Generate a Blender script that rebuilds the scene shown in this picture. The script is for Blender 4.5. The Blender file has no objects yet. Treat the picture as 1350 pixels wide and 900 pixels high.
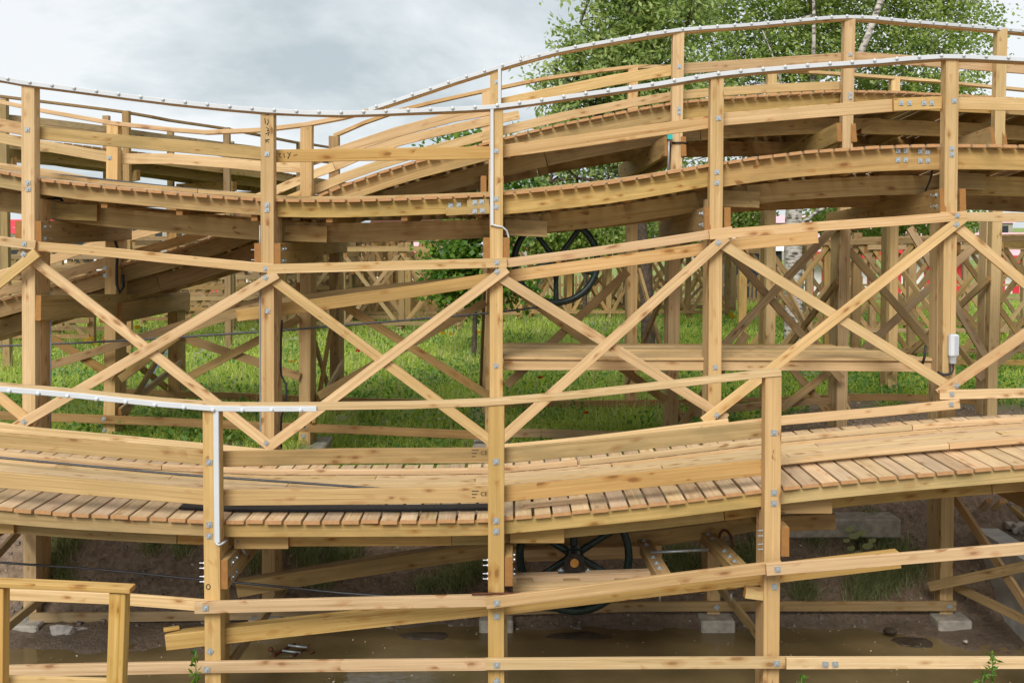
import bpy, bmesh, math, random
import numpy as np
from mathutils import Vector, Matrix, noise as mnoise

random.seed(7)
rng = np.random.default_rng(11)
scene = bpy.context.scene
col = scene.collection

# ------------------------------------------------------------------ camera
CZ = 4.75                      # eye height above the pond, metres
F = 1350.0                     # focal length in photograph pixels
PITCH = math.radians(1.7)
PPY = 340.0
cd = bpy.data.cameras.new('camera')
cd.lens = 36.0; cd.sensor_width = 36.0; cd.sensor_fit = 'HORIZONTAL'
cd.shift_y = -(450 - PPY) / 1350.0
cd.clip_start = 0.1; cd.clip_end = 3000
cam = bpy.data.objects.new('camera', cd); col.objects.link(cam)
cam.location = (0, 0, CZ); cam.rotation_euler = (math.pi/2 - PITCH, 0, 0)
scene.camera = cam

# ------------------------------------------------------------------ sky, sun, exposure
SUN_EL, SUN_AZ = math.radians(41), math.radians(198)     # behind the viewer, a little to the left
w = bpy.data.worlds.new('World'); scene.world = w; w.use_nodes = True
nt = w.node_tree; N = nt.nodes; L = nt.links
for n in list(N): N.remove(n)
def wn(t, **k):
    n = N.new(t)
    for a, v in k.items(): setattr(n, a, v)
    return n
out = wn('ShaderNodeOutputWorld'); bg = wn('ShaderNodeBackground'); bg.inputs['Strength'].default_value = 0.1
sky = wn('ShaderNodeTexSky', sky_type='NISHITA', sun_disc=False, sun_elevation=SUN_EL, sun_rotation=SUN_AZ)
tc = wn('ShaderNodeTexCoord'); sep = wn('ShaderNodeSeparateXYZ'); L.new(tc.outputs['Generated'], sep.inputs[0])
zz = wn('ShaderNodeMath', operation='ADD'); zz.inputs[1].default_value = 0.30
zm = wn('ShaderNodeMath', operation='MAXIMUM'); zm.inputs[1].default_value = 0.0
L.new(sep.outputs['Z'], zm.inputs[0]); L.new(zm.outputs[0], zz.inputs[0])
dx = wn('ShaderNodeMath', operation='DIVIDE'); dy = wn('ShaderNodeMath', operation='DIVIDE')
L.new(sep.outputs['X'], dx.inputs[0]); L.new(zz.outputs[0], dx.inputs[1])
L.new(sep.outputs['Y'], dy.inputs[0]); L.new(zz.outputs[0], dy.inputs[1])
cb = wn('ShaderNodeCombineXYZ'); L.new(dx.outputs[0], cb.inputs[0]); L.new(dy.outputs[0], cb.inputs[1])
mp = wn('ShaderNodeMapping'); mp.inputs['Location'].default_value = (20.70, 10.95, 31.5); L.new(cb.outputs[0], mp.inputs[0])
nz = wn('ShaderNodeTexNoise'); nz.inputs['Scale'].default_value = 1.15; nz.inputs['Detail'].default_value = 6; nz.inputs['Roughness'].default_value = 0.6; nz.inputs['Distortion'].default_value = 0.2
L.new(mp.outputs[0], nz.inputs['Vector'])
cr = wn('ShaderNodeValToRGB'); L.new(nz.outputs['Fac'], cr.inputs[0])
e = cr.color_ramp.elements
e[0].position = 0.33; e[0].color = (1.9, 2.16, 2.28, 1)
e[1].position = 0.55; e[1].color = (3.28, 3.38, 3.45, 1)
k = cr.color_ramp.elements.new(0.47); k.color = (2.72, 2.92, 3.02, 1)
mx = wn('ShaderNodeMixRGB'); mx.inputs[0].default_value = 0.97
L.new(sky.outputs[0], mx.inputs[1]); L.new(cr.outputs[0], mx.inputs[2])
L.new(mx.outputs[0], bg.inputs['Color']); L.new(bg.outputs[0], out.inputs[0])

sd = bpy.data.lights.new('sun', 'SUN'); sd.energy = 1.36; sd.angle = math.radians(28); sd.color = (1.0, 0.96, 0.90)
sun = bpy.data.objects.new('sun', sd); col.objects.link(sun)
# direction towards the sun (sky rotation is measured from +Y, clockwise seen from above)
sv = Vector((math.sin(SUN_AZ)*math.cos(SUN_EL), math.cos(SUN_AZ)*math.cos(SUN_EL), math.sin(SUN_EL)))
sun.rotation_euler = sv.to_track_quat('Z', 'Y').to_euler()
sun.location = (0, -20, 40)
scene.view_settings.view_transform = 'Standard'
scene.view_settings.look = 'None'
scene.view_settings.exposure = 1.46
scene.view_settings.gamma = 1.0
scene.render.engine = 'CYCLES'
scene.cycles.use_denoising = True
scene.cycles.max_bounces = 6
scene.cycles.diffuse_bounces = 4
scene.cycles.transparent_max_bounces = 6

# ------------------------------------------------------------------ materials
def new_mat(name):
    m = bpy.data.materials.new(name); m.use_nodes = True
    nt = m.node_tree
    b = nt.nodes['Principled BSDF']
    return m, nt, b
def nd(nt, t, **k):
    n = nt.nodes.new(t)
    for a, v in k.items(): setattr(n, a, v)
    return n
def mixc(nt, fac, a, b, blend='MIX'):
    n = nd(nt, 'ShaderNodeMixRGB', blend_type=blend)
    for i, v in ((0, fac), (1, a), (2, b)):
        if isinstance(v, (int, float)): n.inputs[i].default_value = v
        elif isinstance(v, tuple): n.inputs[i].default_value = (*v, 1) if len(v) == 3 else v
        else: nt.links.new(v, n.inputs[i])
    return n.outputs[0]
def mth(nt, op, a, b=0.0, clamp=False):
    n = nd(nt, 'ShaderNodeMath', operation=op); n.use_clamp = clamp
    for i, v in ((0, a), (1, b)):
        if isinstance(v, (int, float)): n.inputs[i].default_value = v
        else: nt.links.new(v, n.inputs[i])
    return n.outputs[0]
def ramp(nt, fac, stops):
    n = nd(nt, 'ShaderNodeValToRGB'); nt.links.new(fac, n.inputs[0])
    els = n.color_ramp.elements
    els[0].position, els[0].color = stops[0][0], (*stops[0][1], 1)
    els[1].position, els[1].color = stops[-1][0], (*stops[-1][1], 1)
    for p, c in stops[1:-1]:
        q = els.new(p); q.color = (*c, 1)
    return n.outputs[0]
def tex_noise(nt, vec, scale, detail=4, rough=0.5, dist=0.0):
    n = nd(nt, 'ShaderNodeTexNoise'); n.inputs['Scale'].default_value = scale
    n.inputs['Detail'].default_value = detail; n.inputs['Roughness'].default_value = rough; n.inputs['Distortion'].default_value = dist
    nt.links.new(vec, n.inputs['Vector'])
    return n.outputs['Fac']
def mapped(nt, vec, scale, loc=None):
    n = nd(nt, 'ShaderNodeMapping'); n.inputs['Scale'].default_value = scale
    nt.links.new(vec, n.inputs['Vector'])
    if loc is not None: nt.links.new(loc, n.inputs['Location'])
    return n.outputs[0]

def wood(name, base, stain=(0.16, 0.13, 0.05), stain_amt=0.25, end=None, knots=1.0, grain=1.0, vary=0.18, rough=0.72):
    """sawn softwood: grain along the piece's own X, growth streaks, knots, patchy preservative stain, end grain."""
    m, nt, b = new_mat(name)
    t = nd(nt, 'ShaderNodeTexCoord'); oi = nd(nt, 'ShaderNodeObjectInfo')
    rnd = oi.outputs['Random']
    off = nd(nt, 'ShaderNodeCombineXYZ')
    nt.links.new(mth(nt, 'MULTIPLY', rnd, 91.7), off.inputs[0]); nt.links.new(mth(nt, 'MULTIPLY', rnd, 37.3), off.inputs[1]); nt.links.new(mth(nt, 'MULTIPLY', rnd, 53.1), off.inputs[2])
    va = nd(nt, 'ShaderNodeVectorMath', operation='ADD'); nt.links.new(t.outputs['Object'], va.inputs[0]); nt.links.new(off.outputs[0], va.inputs[1])
    v = va.outputs[0]
    # gentle waviness of the grain
    wob = tex_noise(nt, mapped(nt, v, (1.6, 5, 5)), 1.0, 2)
    streak = tex_noise(nt, mapped(nt, v, (0.42, 34, 34)), 1.0, 6, 0.68, 0.9)
    fine = tex_noise(nt, mapped(nt, v, (5.0, 150, 150)), 1.0, 4, 0.7)
    patch = tex_noise(nt, mapped(nt, v, (1.5, 6.5, 6.5)), 1.0, 5, 0.6)
    # knots
    kv = nd(nt, 'ShaderNodeTexVoronoi', feature='F1'); kv.inputs['Scale'].default_value = 1.0; kv.inputs['Randomness'].default_value = 1.0
    bend = nd(nt, 'ShaderNodeMixRGB', blend_type='ADD'); bend.inputs[0].default_value = 0.55
    kn_n = nd(nt, 'ShaderNodeTexNoise'); kn_n.inputs['Scale'].default_value = 0.7; kn_n.inputs['Detail'].default_value = 3; 
    kmv = mapped(nt, v, (5.5, 15.0, 15.0)); nt.links.new(kmv, kn_n.inputs['Vector'])
    nt.links.new(kmv, bend.inputs[1]); nt.links.new(kn_n.outputs['Color'], bend.inputs[2]); nt.links.new(bend.outputs[0], kv.inputs['Vector'])
    kd = kv.outputs['Distance']
    krnd = nd(nt, 'ShaderNodeSeparateColor'); nt.links.new(kv.outputs['Color'], krnd.inputs[0])
    rad = mth(nt, 'ADD', mth(nt, 'MULTIPLY', krnd.outputs[1], 0.30), 0.09)
    group = tex_noise(nt, mapped(nt, v, (1.3, 3.0, 3.0)), 1.0, 1)
    have = mth(nt, 'MULTIPLY', mth(nt, 'GREATER_THAN', krnd.outputs[0], 0.57), mth(nt, 'GREATER_THAN', group, 0.46))
    kn = nd(nt, 'ShaderNodeMapRange'); nt.links.new(rad, kn.inputs['From Min']); nt.links.new(mth(nt, 'MULTIPLY', rad, 0.55), kn.inputs['From Max']); nt.links.new(kd, kn.inputs['Value'])
    kmask = mth(nt, 'MULTIPLY', kn.outputs[0], have)
    halo = nd(nt, 'ShaderNodeMapRange'); nt.links.new(mth(nt, 'MULTIPLY', rad, 2.2), halo.inputs['From Min']); nt.links.new(rad, halo.inputs['From Max']); nt.links.new(kd, halo.inputs['Value'])
    hmask = mth(nt, 'MULTIPLY', halo.outputs[0], have)
    br, bgc, bb = base
    c1 = ramp(nt, streak, [(0.30, (br*0.55, bgc*0.46, bb*0.36)), (0.44, (br*0.92, bgc*0.89, bb*0.82)), (0.56, (br*1.05, bgc*1.05, bb*1.05)), (0.72, (br*1.24, bgc*1.29, bb*1.42))])
    c2 = mixc(nt, mth(nt, 'MULTIPLY', fine, 0.36*grain), c1, (br*0.55, bgc*0.47, bb*0.36))
    sm = nd(nt, 'ShaderNodeMapRange'); sm.inputs['From Min'].default_value = 0.44; sm.inputs['From Max'].default_value = 0.64; nt.links.new(patch, sm.inputs['Value'])
    c3 = mixc(nt, mth(nt, 'MULTIPLY', sm.outputs[0], stain_amt), c2, stain)
    c4 = mixc(nt, mth(nt, 'MULTIPLY', hmask, 0.5*knots), c3, (br*0.60, bgc*0.40, bb*0.22))
    c5 = mixc(nt, mth(nt, 'MULTIPLY', kmask, 0.62*knots), c4, (br*0.28, bgc*0.17, bb*0.09))
    # piece to piece variation
    hs = nd(nt, 'ShaderNodeHueSaturation')
    nt.links.new(c5, hs.inputs['Color'])
    nt.links.new(mth(nt, 'ADD', mth(nt, 'MULTIPLY', rnd, vary), 1.0 - vary*0.5), hs.inputs['Value'])
    r2 = mth(nt, 'FRACT', mth(nt, 'MULTIPLY', rnd, 17.31))
    nt.links.new(mth(nt, 'ADD', mth(nt, 'MULTIPLY', r2, 0.16), 0.90), hs.inputs['Saturation'])
    r3 = mth(nt, 'FRACT', mth(nt, 'MULTIPLY', rnd, 41.77))
    nt.links.new(mth(nt, 'ADD', mth(nt, 'MULTIPLY', r3, 0.014), 0.493), hs.inputs['Hue'])
    # end grain on the faces across the piece
    sn = nd(nt, 'ShaderNodeSeparateXYZ'); nt.links.new(t.outputs['Normal'], sn.inputs[0])
    em = mth(nt, 'GREATER_THAN', mth(nt, 'ABSOLUTE', sn.outputs[0]), 0.85)
    endc = end or (br*0.72, bgc*0.55, bb*0.42)
    ring = tex_noise(nt, mapped(nt, v, (1, 22, 22)), 1.0, 3)
    endm = mixc(nt, ring, (endc[0]*0.75, endc[1]*0.7, endc[2]*0.62), (endc[0]*1.2, endc[1]*1.15, endc[2]*1.1))
    c6 = mixc(nt, em, hs.outputs[0], endm)
    nt.links.new(c6, b.inputs['Base Color'])
    b.inputs['Roughness'].default_value = rough
    b.inputs['Specular IOR Level'].default_value = 0.3
    bp = nd(nt, 'ShaderNodeBump'); bp.inputs['Strength'].default_value = 0.4; bp.inputs['Distance'].default_value = 0.006
    nt.links.new(mth(nt, 'ADD', streak, mth(nt, 'MULTIPLY', fine, 0.5)), bp.inputs['Height']); nt.links.new(bp.outputs[0], b.inputs['Normal'])
    return m

M = {}
M['fresh'] = wood('fresh_sawn_pine', (0.595, 0.408, 0.20), stain=(0.43, 0.285, 0.12), stain_amt=0.5, vary=0.26)
M['golden'] = wood('golden_pine', (0.55, 0.355, 0.132), stain=(0.41, 0.26, 0.085), stain_amt=0.55, vary=0.2)
M['green'] = wood('treated_pine', (0.45, 0.303, 0.117), stain=(0.27, 0.185, 0.065), stain_amt=0.75, vary=0.24)
M['pink'] = wood('pale_pine', (0.62, 0.436, 0.238), stain=(0.48, 0.33, 0.16), stain_amt=0.45, vary=0.24)
M['brown'] = wood('shaded_weathered_pine', (0.41, 0.265, 0.105), stain=(0.24, 0.155, 0.062), stain_amt=0.7, vary=0.3)  # weathered brown, with the shade of under-deck and rear timbers mixed into the colour
M['grey'] = wood('grey_brown_pine', (0.41, 0.285, 0.14), stain=(0.25, 0.18, 0.095), stain_amt=0.65, vary=0.3)
M['plank'] = wood('ribbed_deck_board', (0.62, 0.455, 0.285), stain=(0.41, 0.30, 0.185), stain_amt=0.6, end=(0.44, 0.25, 0.12), knots=0.6, grain=1.5, vary=0.42)
M['far'] = wood('shaded_far_pine', (0.35, 0.235, 0.105), stain=(0.21, 0.145, 0.07), stain_amt=0.5, knots=0.5, vary=0.4)  # base colour darkened to give the distant timbers a shadowed look

def simple(name, c, rough=0.5, metal=0.0, nscale=8.0, var=0.25, spec=0.4, bump=0.0):
    m, nt, b = new_mat(name)
    t = nd(nt, 'ShaderNodeTexCoord')
    n1 = tex_noise(nt, t.outputs['Object'], nscale, 5, 0.6)
    cc = ramp(nt, n1, [(0.3, tuple(x*(1-var) for x in c)), (0.7, tuple(min(1, x*(1+var)) for x in c))])
    nt.links.new(cc, b.inputs['Base Color']); b.inputs['Roughness'].default_value = rough; b.inputs['Metallic'].default_value = metal
    b.inputs['Specular IOR Level'].default_value = spec
    if bump:
        bp = nd(nt, 'ShaderNodeBump'); bp.inputs['Strength'].default_value = bump; bp.inputs['Distance'].default_value = 0.02
        nt.links.new(n1, bp.inputs['Height']); nt.links.new(bp.outputs[0], b.inputs['Normal'])
    return m
M['zinc'] = simple('zinc_plate', (0.42, 0.46, 0.48), 0.38, 0.55, 20)
M['white'] = simple('white_aluminium', (0.55, 0.575, 0.60), 0.42, 0.0, 3, 0.05)
M['bulb'] = simple('frosted_bulb_cap', (0.57, 0.60, 0.63), 0.12, 0.0, 5, 0.03, 0.6)
M['greyduct'] = simple('grey_conduit', (0.30, 0.31, 0.33), 0.4, 0.3, 5, 0.1)
M['black'] = simple('black_rubber', (0.018, 0.018, 0.02), 0.6, 0, 10, 0.3)
M['rope'] = simple('greased_steel_rope', (0.085, 0.085, 0.09), 0.45, 0.4, 60, 0.4)
M['iron'] = simple('dark_green_iron', (0.012, 0.026, 0.022), 0.38, 0.1, 14, 0.5)
M['bearing'] = simple('greasy_black_iron', (0.022, 0.017, 0.014), 0.4, 0.4, 20, 0.5)
M['brass'] = simple('old_brass', (0.35, 0.17, 0.04), 0.5, 0.6, 20, 0.4)
M['rust'] = simple('rusty_iron', (0.10, 0.035, 0.015), 0.8, 0.2, 18, 0.5)
M['concrete'] = simple('cast_concrete', (0.34, 0.31, 0.26), 0.9, 0, 9, 0.3, 0.2, 0.4)
M['wallconc'] = simple('grey_concrete', (0.46, 0.45, 0.42), 0.9, 0, 5, 0.22, 0.2, 0.3)
M['blue'] = simple('blue_plastic', (0.10, 0.26, 0.62), 0.4, 0, 10, 0.15)
M['turq'] = simple('turquoise_plastic', (0.02, 0.42, 0.40), 0.4, 0, 10, 0.1)
M['sack'] = simple('dirty_plastic_sack', (0.34, 0.31, 0.28), 0.55, 0, 12, 0.35, 0.4, 0.5)
M['stone'] = simple('broken_stone', (0.38, 0.34, 0.29), 0.9, 0, 12, 0.4, 0.2, 0.5)
M['mudlump'] = simple('wet_mud', (0.05, 0.036, 0.024), 0.5, 0, 12, 0.4, 0.4, 0.6)
M['gravel'] = simple('gravelly_fill', (0.20, 0.17, 0.14), 0.95, 0, 30, 0.5, 0.2, 0.8)
M['red'] = simple('red_canvas', (0.62, 0.035, 0.05), 0.6, 0, 4, 0.12)
M['whitec'] = simple('white_canvas', (0.76, 0.74, 0.73), 0.6, 0, 4, 0.08)
M['pinkc'] = simple('pale_pink_canvas', (0.72, 0.42, 0.46), 0.6, 0, 4, 0.1)
M['hoard'] = simple('dark_hoarding_paint', (0.022, 0.024, 0.03), 0.5, 0, 4, 0.2)
M['bark'] = simple('brown_bark', (0.085, 0.062, 0.045), 0.9, 0, 14, 0.5, 0.2, 0.8)

def birch_bark():
    m, nt, b = new_mat('birch_bark')
    t = nd(nt, 'ShaderNodeTexCoord')
    n1 = tex_noise(nt, mapped(nt, t.outputs['Object'], (3, 3, 9)), 1.6, 5, 0.6)
    c = ramp(nt, n1, [(0.40, (0.06, 0.05, 0.045)), (0.50, (0.42, 0.38, 0.34)), (0.7, (0.6, 0.57, 0.53))])
    nt.links.new(c, b.inputs['Base Color']); b.inputs['Roughness'].default_value = 0.8
    return m
M['birchbark'] = birch_bark()

def leaf(name, stops, trans=0.35, rough=0.45):
    m, nt, b = new_mat(name)
    g = nd(nt, 'ShaderNodeNewGeometry'); t = nd(nt, 'ShaderNodeTexCoord')
    big = tex_noise(nt, t.outputs['Object'], 0.9, 3)
    f = mth(nt, 'ADD', mth(nt, 'MULTIPLY', g.outputs['Random Per Island'], 0.62), mth(nt, 'MULTIPLY', big, 0.38))
    c = ramp(nt, f, stops)
    nt.links.new(c, b.inputs['Base Color']); b.inputs['Roughness'].default_value = rough; b.inputs['Specular IOR Level'].default_value = 0.35
    tr = nd(nt, 'ShaderNodeBsdfTranslucent')
    hs = nd(nt, 'ShaderNodeHueSaturation'); hs.inputs['Value'].default_value = 1.3; hs.inputs['Saturation'].default_value = 1.15; nt.links.new(c, hs.inputs['Color']); nt.links.new(hs.outputs[0], tr.inputs['Color'])
    ms = nd(nt, 'ShaderNodeMixShader'); ms.inputs[0].default_value = trans
    nt.links.new(b.outputs[0], ms.inputs[1]); nt.links.new(tr.outputs[0], ms.inputs[2])
    nt.links.new(ms.outputs[0], nt.nodes['Material Output'].inputs['Surface'])
    return m
M['birchleaf'] = leaf('birch_leaves', [(0.12, (0.11, 0.18, 0.04)), (0.5, (0.24, 0.33, 0.075)), (0.88, (0.42, 0.48, 0.15))], 0.45)
M['cherryleaf'] = leaf('cherry_leaves', [(0.12, (0.13, 0.20, 0.055)), (0.5, (0.27, 0.36, 0.10)), (0.88, (0.46, 0.51, 0.21))], 0.45)
M['shrubleaf'] = leaf('bright_shrub_leaves', [(0.15, (0.035, 0.10, 0.01)), (0.5, (0.09, 0.19, 0.018)), (0.85, (0.19, 0.28, 0.03))], 0.4)
M['grass'] = leaf('meadow_grass', [(0.10, (0.19, 0.30, 0.04)), (0.42, (0.38, 0.50, 0.07)), (0.72, (0.54, 0.61, 0.15)), (0.92, (0.66, 0.65, 0.30))], 0.4)
M['weed'] = leaf('broad_weeds', [(0.15, (0.06, 0.15, 0.03)), (0.5, (0.12, 0.25, 0.05)), (0.85, (0.22, 0.34, 0.08))], 0.35)
M['tuft'] = leaf('sedge_tufts', [(0.15, (0.17, 0.21, 0.075)), (0.5, (0.33, 0.37, 0.16)), (0.85, (0.52, 0.53, 0.29))], 0.3)
M['stalk'] = leaf('seed_stalks', [(0.15, (0.25, 0.27, 0.10)), (0.85, (0.50, 0.46, 0.24))], 0.3)
M['petal_y'] = simple('yellow_petals', (0.85, 0.42, 0.01), 0.5)
M['petal_r'] = simple('red_petals', (0.75, 0.03, 0.02), 0.5)
M['petal_w'] = simple('white_petals', (0.75, 0.76, 0.68), 0.5)
M['dryleaf'] = leaf('dry_litter', [(0.15, (0.10, 0.07, 0.04)), (0.5, (0.34, 0.26, 0.16)), (0.9, (0.62, 0.55, 0.42))], 0.1, 0.8)

# ------------------------------------------------------------------ object helpers
WM = {}                                   # world matrix of each object built
def P(px, py, Y):
    """the point at depth Y (metres in front of the viewer) that the photograph shows at (px, py)"""
    u = (px - 675.0) / F; v = (PPY - py) / F
    cp, sp = math.cos(PITCH), math.sin(PITCH)
    d = Vector((u, cp + v*sp, -sp + v*cp))
    return Vector((0, 0, CZ)) + d * (Y / d.y)

def link(o, parent=None, mw=None):
    col.objects.link(o)
    mw = mw or Matrix.Identity(4)
    if parent is not None:
        o.parent = parent
        o.matrix_basis = WM[parent.name].inverted() @ mw
    else:
        o.matrix_basis = mw
    WM[o.name] = mw
    return o
def thing(name, label, cat, loc, group=None, kind=None):
    o = bpy.data.objects.new(name, None); o.empty_display_size = 0.2
    link(o, None, Matrix.Translation(Vector(loc)))
    o['label'] = label; o['category'] = cat
    if group: o['group'] = group
    if kind: o['kind'] = kind
    return o
def tag(o, label=None, cat=None, group=None, kind=None):
    for k_, v_ in (('label', label), ('category', cat), ('group', group), ('kind', kind)):
        if v_: o[k_] = v_
    return o
def mesh_obj(name, verts, faces, mat, parent=None, mw=None, smooth=False):
    """verts in world space (or local when mw given); linked as one object"""
    me = bpy.data.meshes.new(name)
    if mw is not None: me.from_pydata([tuple(v) for v in verts], [], faces)
    else:
        c = Vector((0, 0, 0))
        for v in verts: c += Vector(v)
        c /= max(1, len(verts))
        mw = Matrix.Translation(c)
        me.from_pydata([tuple(Vector(v) - c) for v in verts], [], faces)
    me.materials.append(M[mat] if isinstance(mat, str) else mat)
    if smooth: me.polygons.foreach_set('use_smooth', [True]*len(me.polygons))
    me.update()
    return link(bpy.data.objects.new(name, me), parent, mw)

UP = Vector((0, 0, 1))
def frame(d):
    d = d.normalized()
    if abs(d.z) > 0.93:
        b = Vector((0, 1, 0)); b = (b - d*b.dot(d)).normalized()
        u = b.cross(d)
        return d, b, u
    b = UP.cross(d).normalized()           # horizontal, perpendicular to the piece
    if b.y < -0.2 or (abs(b.y) <= 0.2 and b.x < 0): b = -b
    u = d.cross(b)
    if u.z < 0: u = -u
    return d, b, u

CH = 0.004
def octo(y0, y1, z0, z1, c=CH):
    return [(y0+c, z0), (y1-c, z0), (y1, z0+c), (y1, z1-c), (y1-c, z1), (y0+c, z1), (y0, z1-c), (y0, z0+c)]
def timber(name, pts, h, w, mat, parent=None, anchor='top', label=None):
    """a sawn timber swept along pts. h: height of the face, w: thickness away from the viewer.
    anchor 'top': pts run along the front top edge; 'mid': along the middle of the front face; 'bot': front bottom edge."""
    pts = [Vector(p) for p in pts]
    if len(pts) == 2 and (pts[1]-pts[0]).length > 0.9:
        Ln = (pts[1]-pts[0]).length; d_, b_, u_ = frame(pts[1]-pts[0]); am = min(0.007, Ln*0.0016)
        c1, c2 = random.uniform(-am, am), random.uniform(-am, am)
        pts = [pts[0], pts[0].lerp(pts[1], 0.33) + u_*c1 + b_*abs(c2)*0.4, pts[0].lerp(pts[1], 0.67) + u_*(c1*0.6 + c2*0.5) + b_*abs(c1)*0.4, pts[1]]
    ch = pts[-1] - pts[0]
    d0, b0, u0 = frame(ch)
    X = d0; Yv = b0; Z = X.cross(Yv)
    mw = Matrix(((X.x, Yv.x, Z.x, pts[0].x), (X.y, Yv.y, Z.y, pts[0].y), (X.z, Yv.z, Z.z, pts[0].z), (0, 0, 0, 1)))
    inv = mw.inverted()
    z0, z1 = {'top': (-h, 0), 'mid': (-h/2, h/2), 'bot': (0, h)}[anchor]
    sec = octo(0, w, z0, z1, min(CH, h*0.2, w*0.2))
    verts = []
    n = len(pts)
    for i, p in enumerate(pts):
        if i == 0: t = pts[1] - pts[0]
        elif i == n-1: t = pts[-1] - pts[-2]
        else: t = (pts[i+1] - pts[i]).normalized() + (pts[i] - pts[i-1]).normalized()
        t, b, u = frame(t)
        for (yy, z) in sec: verts.append(inv @ (p + b*yy + u*z))
    faces = []
    for i in range(n-1):
        for k in range(8):
            a, c = i*8+k, i*8+(k+1) % 8
            faces.append((a, c, c+8, a+8))
    faces.append(tuple(range(7, -1, -1))); faces.append(tuple(range((n-1)*8, n*8)))
    me = bpy.data.meshes.new(name); me.from_pydata([tuple(v) for v in verts], [], faces)
    bm = bmesh.new(); bm.from_mesh(me); bmesh.ops.recalc_face_normals(bm, faces=bm.faces); bm.to_mesh(me); bm.free()
    me.materials.append(M[mat]); me.update()
    o = link(bpy.data.objects.new(name, me), parent, mw)
    if label: o['label'] = label
    return o
def smooth(pts, step=0.45):
    """Catmull-Rom through pts"""
    pts = [Vector(p) for p in pts]
    if len(pts) < 3: return pts
    o = []
    for i in range(len(pts)-1):
        p1, p2 = pts[i], pts[i+1]
        p0 = pts[i-1] if i else p1*2 - p2
        p3 = pts[i+2] if i+2 < len(pts) else p2*2 - p1
        n = max(1, int((p2-p1).length/step))
        for k in range(n):
            t = k/n
            o.append(0.5*((2*p1) + (p2-p0)*t + (2*p0-5*p1+4*p2-p3)*t*t + (3*p1-p0-3*p2+p3)*t**3))
    o.append(pts[-1])
    return o
def px_line(pts, Y=None):
    return [P(p[0], p[1], p[2] if len(p) > 2 else Y) for p in pts]
def rail(name, pts, Y, h, w, mat, parent, sm=True, anchor='top', label=None):
    q = px_line(pts, Y)
    return timber(name, smooth(q) if sm and len(q) > 2 else q, h, w, mat, parent, anchor, label)
def post(name, pxc, py0, py1, Y, w, d, mat, parent, pxb=None, back=0.0):
    """upright: front face centred on pxc (pxb at the foot), from row py0 down to py1"""
    a = P(pxc, py0, Y); b = P(pxc if pxb is None else pxb, py1, Y)
    if pxb is None: b.x = a.x
    a.y += back; b.y += back
    return timber(name, [b, a], w, d, mat, parent, 'mid')

# shared small meshes
def box_bm(bm, x0, x1, y0, y1, z0, z1):
    vs = [bm.verts.new(p) for p in ((x0,y0,z0),(x1,y0,z0),(x1,y1,z0),(x0,y1,z0),(x0,y0,z1),(x1,y0,z1),(x1,y1,z1),(x0,y1,z1))]
    for f in ((0,3,2,1),(4,5,6,7),(0,1,5,4),(1,2,6,5),(2,3,7,6),(3,0,4,7)): bm.faces.new([vs[i] for i in f])
def make_washer():
    bm = bmesh.new(); s = 0.027
    box_bm(bm, -s, s, -0.007, 0.0, -s, s)
    ring = [(0.012*math.cos(a), 0.012*math.sin(a)) for a in [i*math.pi/3 for i in range(6)]]
    f0 = [bm.verts.new((x, -0.005, z)) for x, z in ring]; f1 = [bm.verts.new((x, -0.022, z)) for x, z in ring]
    for i in range(6): bm.faces.new((f0[i], f0[(i+1) % 6], f1[(i+1) % 6], f1[i]))
    bm.faces.new(f1)
    bmesh.ops.recalc_face_normals(bm, faces=bm.faces)
    me = bpy.data.meshes.new('washer'); bm.to_mesh(me); bm.free(); me.materials.append(M['zinc']); return me
WASH = make_washer()
def washer(parent, px, py, Y, rot=0.0, face='front'):
    p = P(px, py, Y)
    r = random.uniform(-0.12, 0.12) + rot
    mw = Matrix.Translation(p) @ Matrix.Rotation(r, 4, 'Y')
    if face == 'right': mw = Matrix.Translation(p) @ Matrix.Rotation(math.pi/2, 4, 'Z')
    if face == 'left': mw = Matrix.Translation(p) @ Matrix.Rotation(-math.pi/2, 4, 'Z')
    return link(bpy.data.objects.new('washer', WASH), parent, mw)
def make_bolt():
    bm = bmesh.new()
    ring = [(0.008*math.cos(a), 0.008*math.sin(a)) for a in [i*math.pi/3 for i in range(6)]]
    def cyl(r, x0, x1):
        a = [bm.verts.new((x0, r*math.cos(t), r*math.sin(t))) for t in [i*math.pi/3 for i in range(6)]]
        b_ = [bm.verts.new((x1, r*math.cos(t), r*math.sin(t))) for t in [i*math.pi/3 for i in range(6)]]
        for i in range(6): bm.faces.new((a[i], a[(i+1) % 6], b_[(i+1) % 6], b_[i]))
        bm.faces.new(a); bm.faces.new(b_)
    cyl(0.006, -0.055, 0); cyl(0.015, -0.016, -0.001)
    bmesh.ops.recalc_face_normals(bm, faces=bm.faces)
    me = bpy.data.meshes.new('bolt'); bm.to_mesh(me); bm.free(); me.materials.append(M['greyduct']); return me
BOLT = make_bolt()
def bolt(parent, p, side=-1):
    mw = Matrix.Translation(p)
    if side > 0: mw = mw @ Matrix.Rotation(math.pi, 4, 'Z')
    return link(bpy.data.objects.new('bolt', BOLT), parent, mw)

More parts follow.
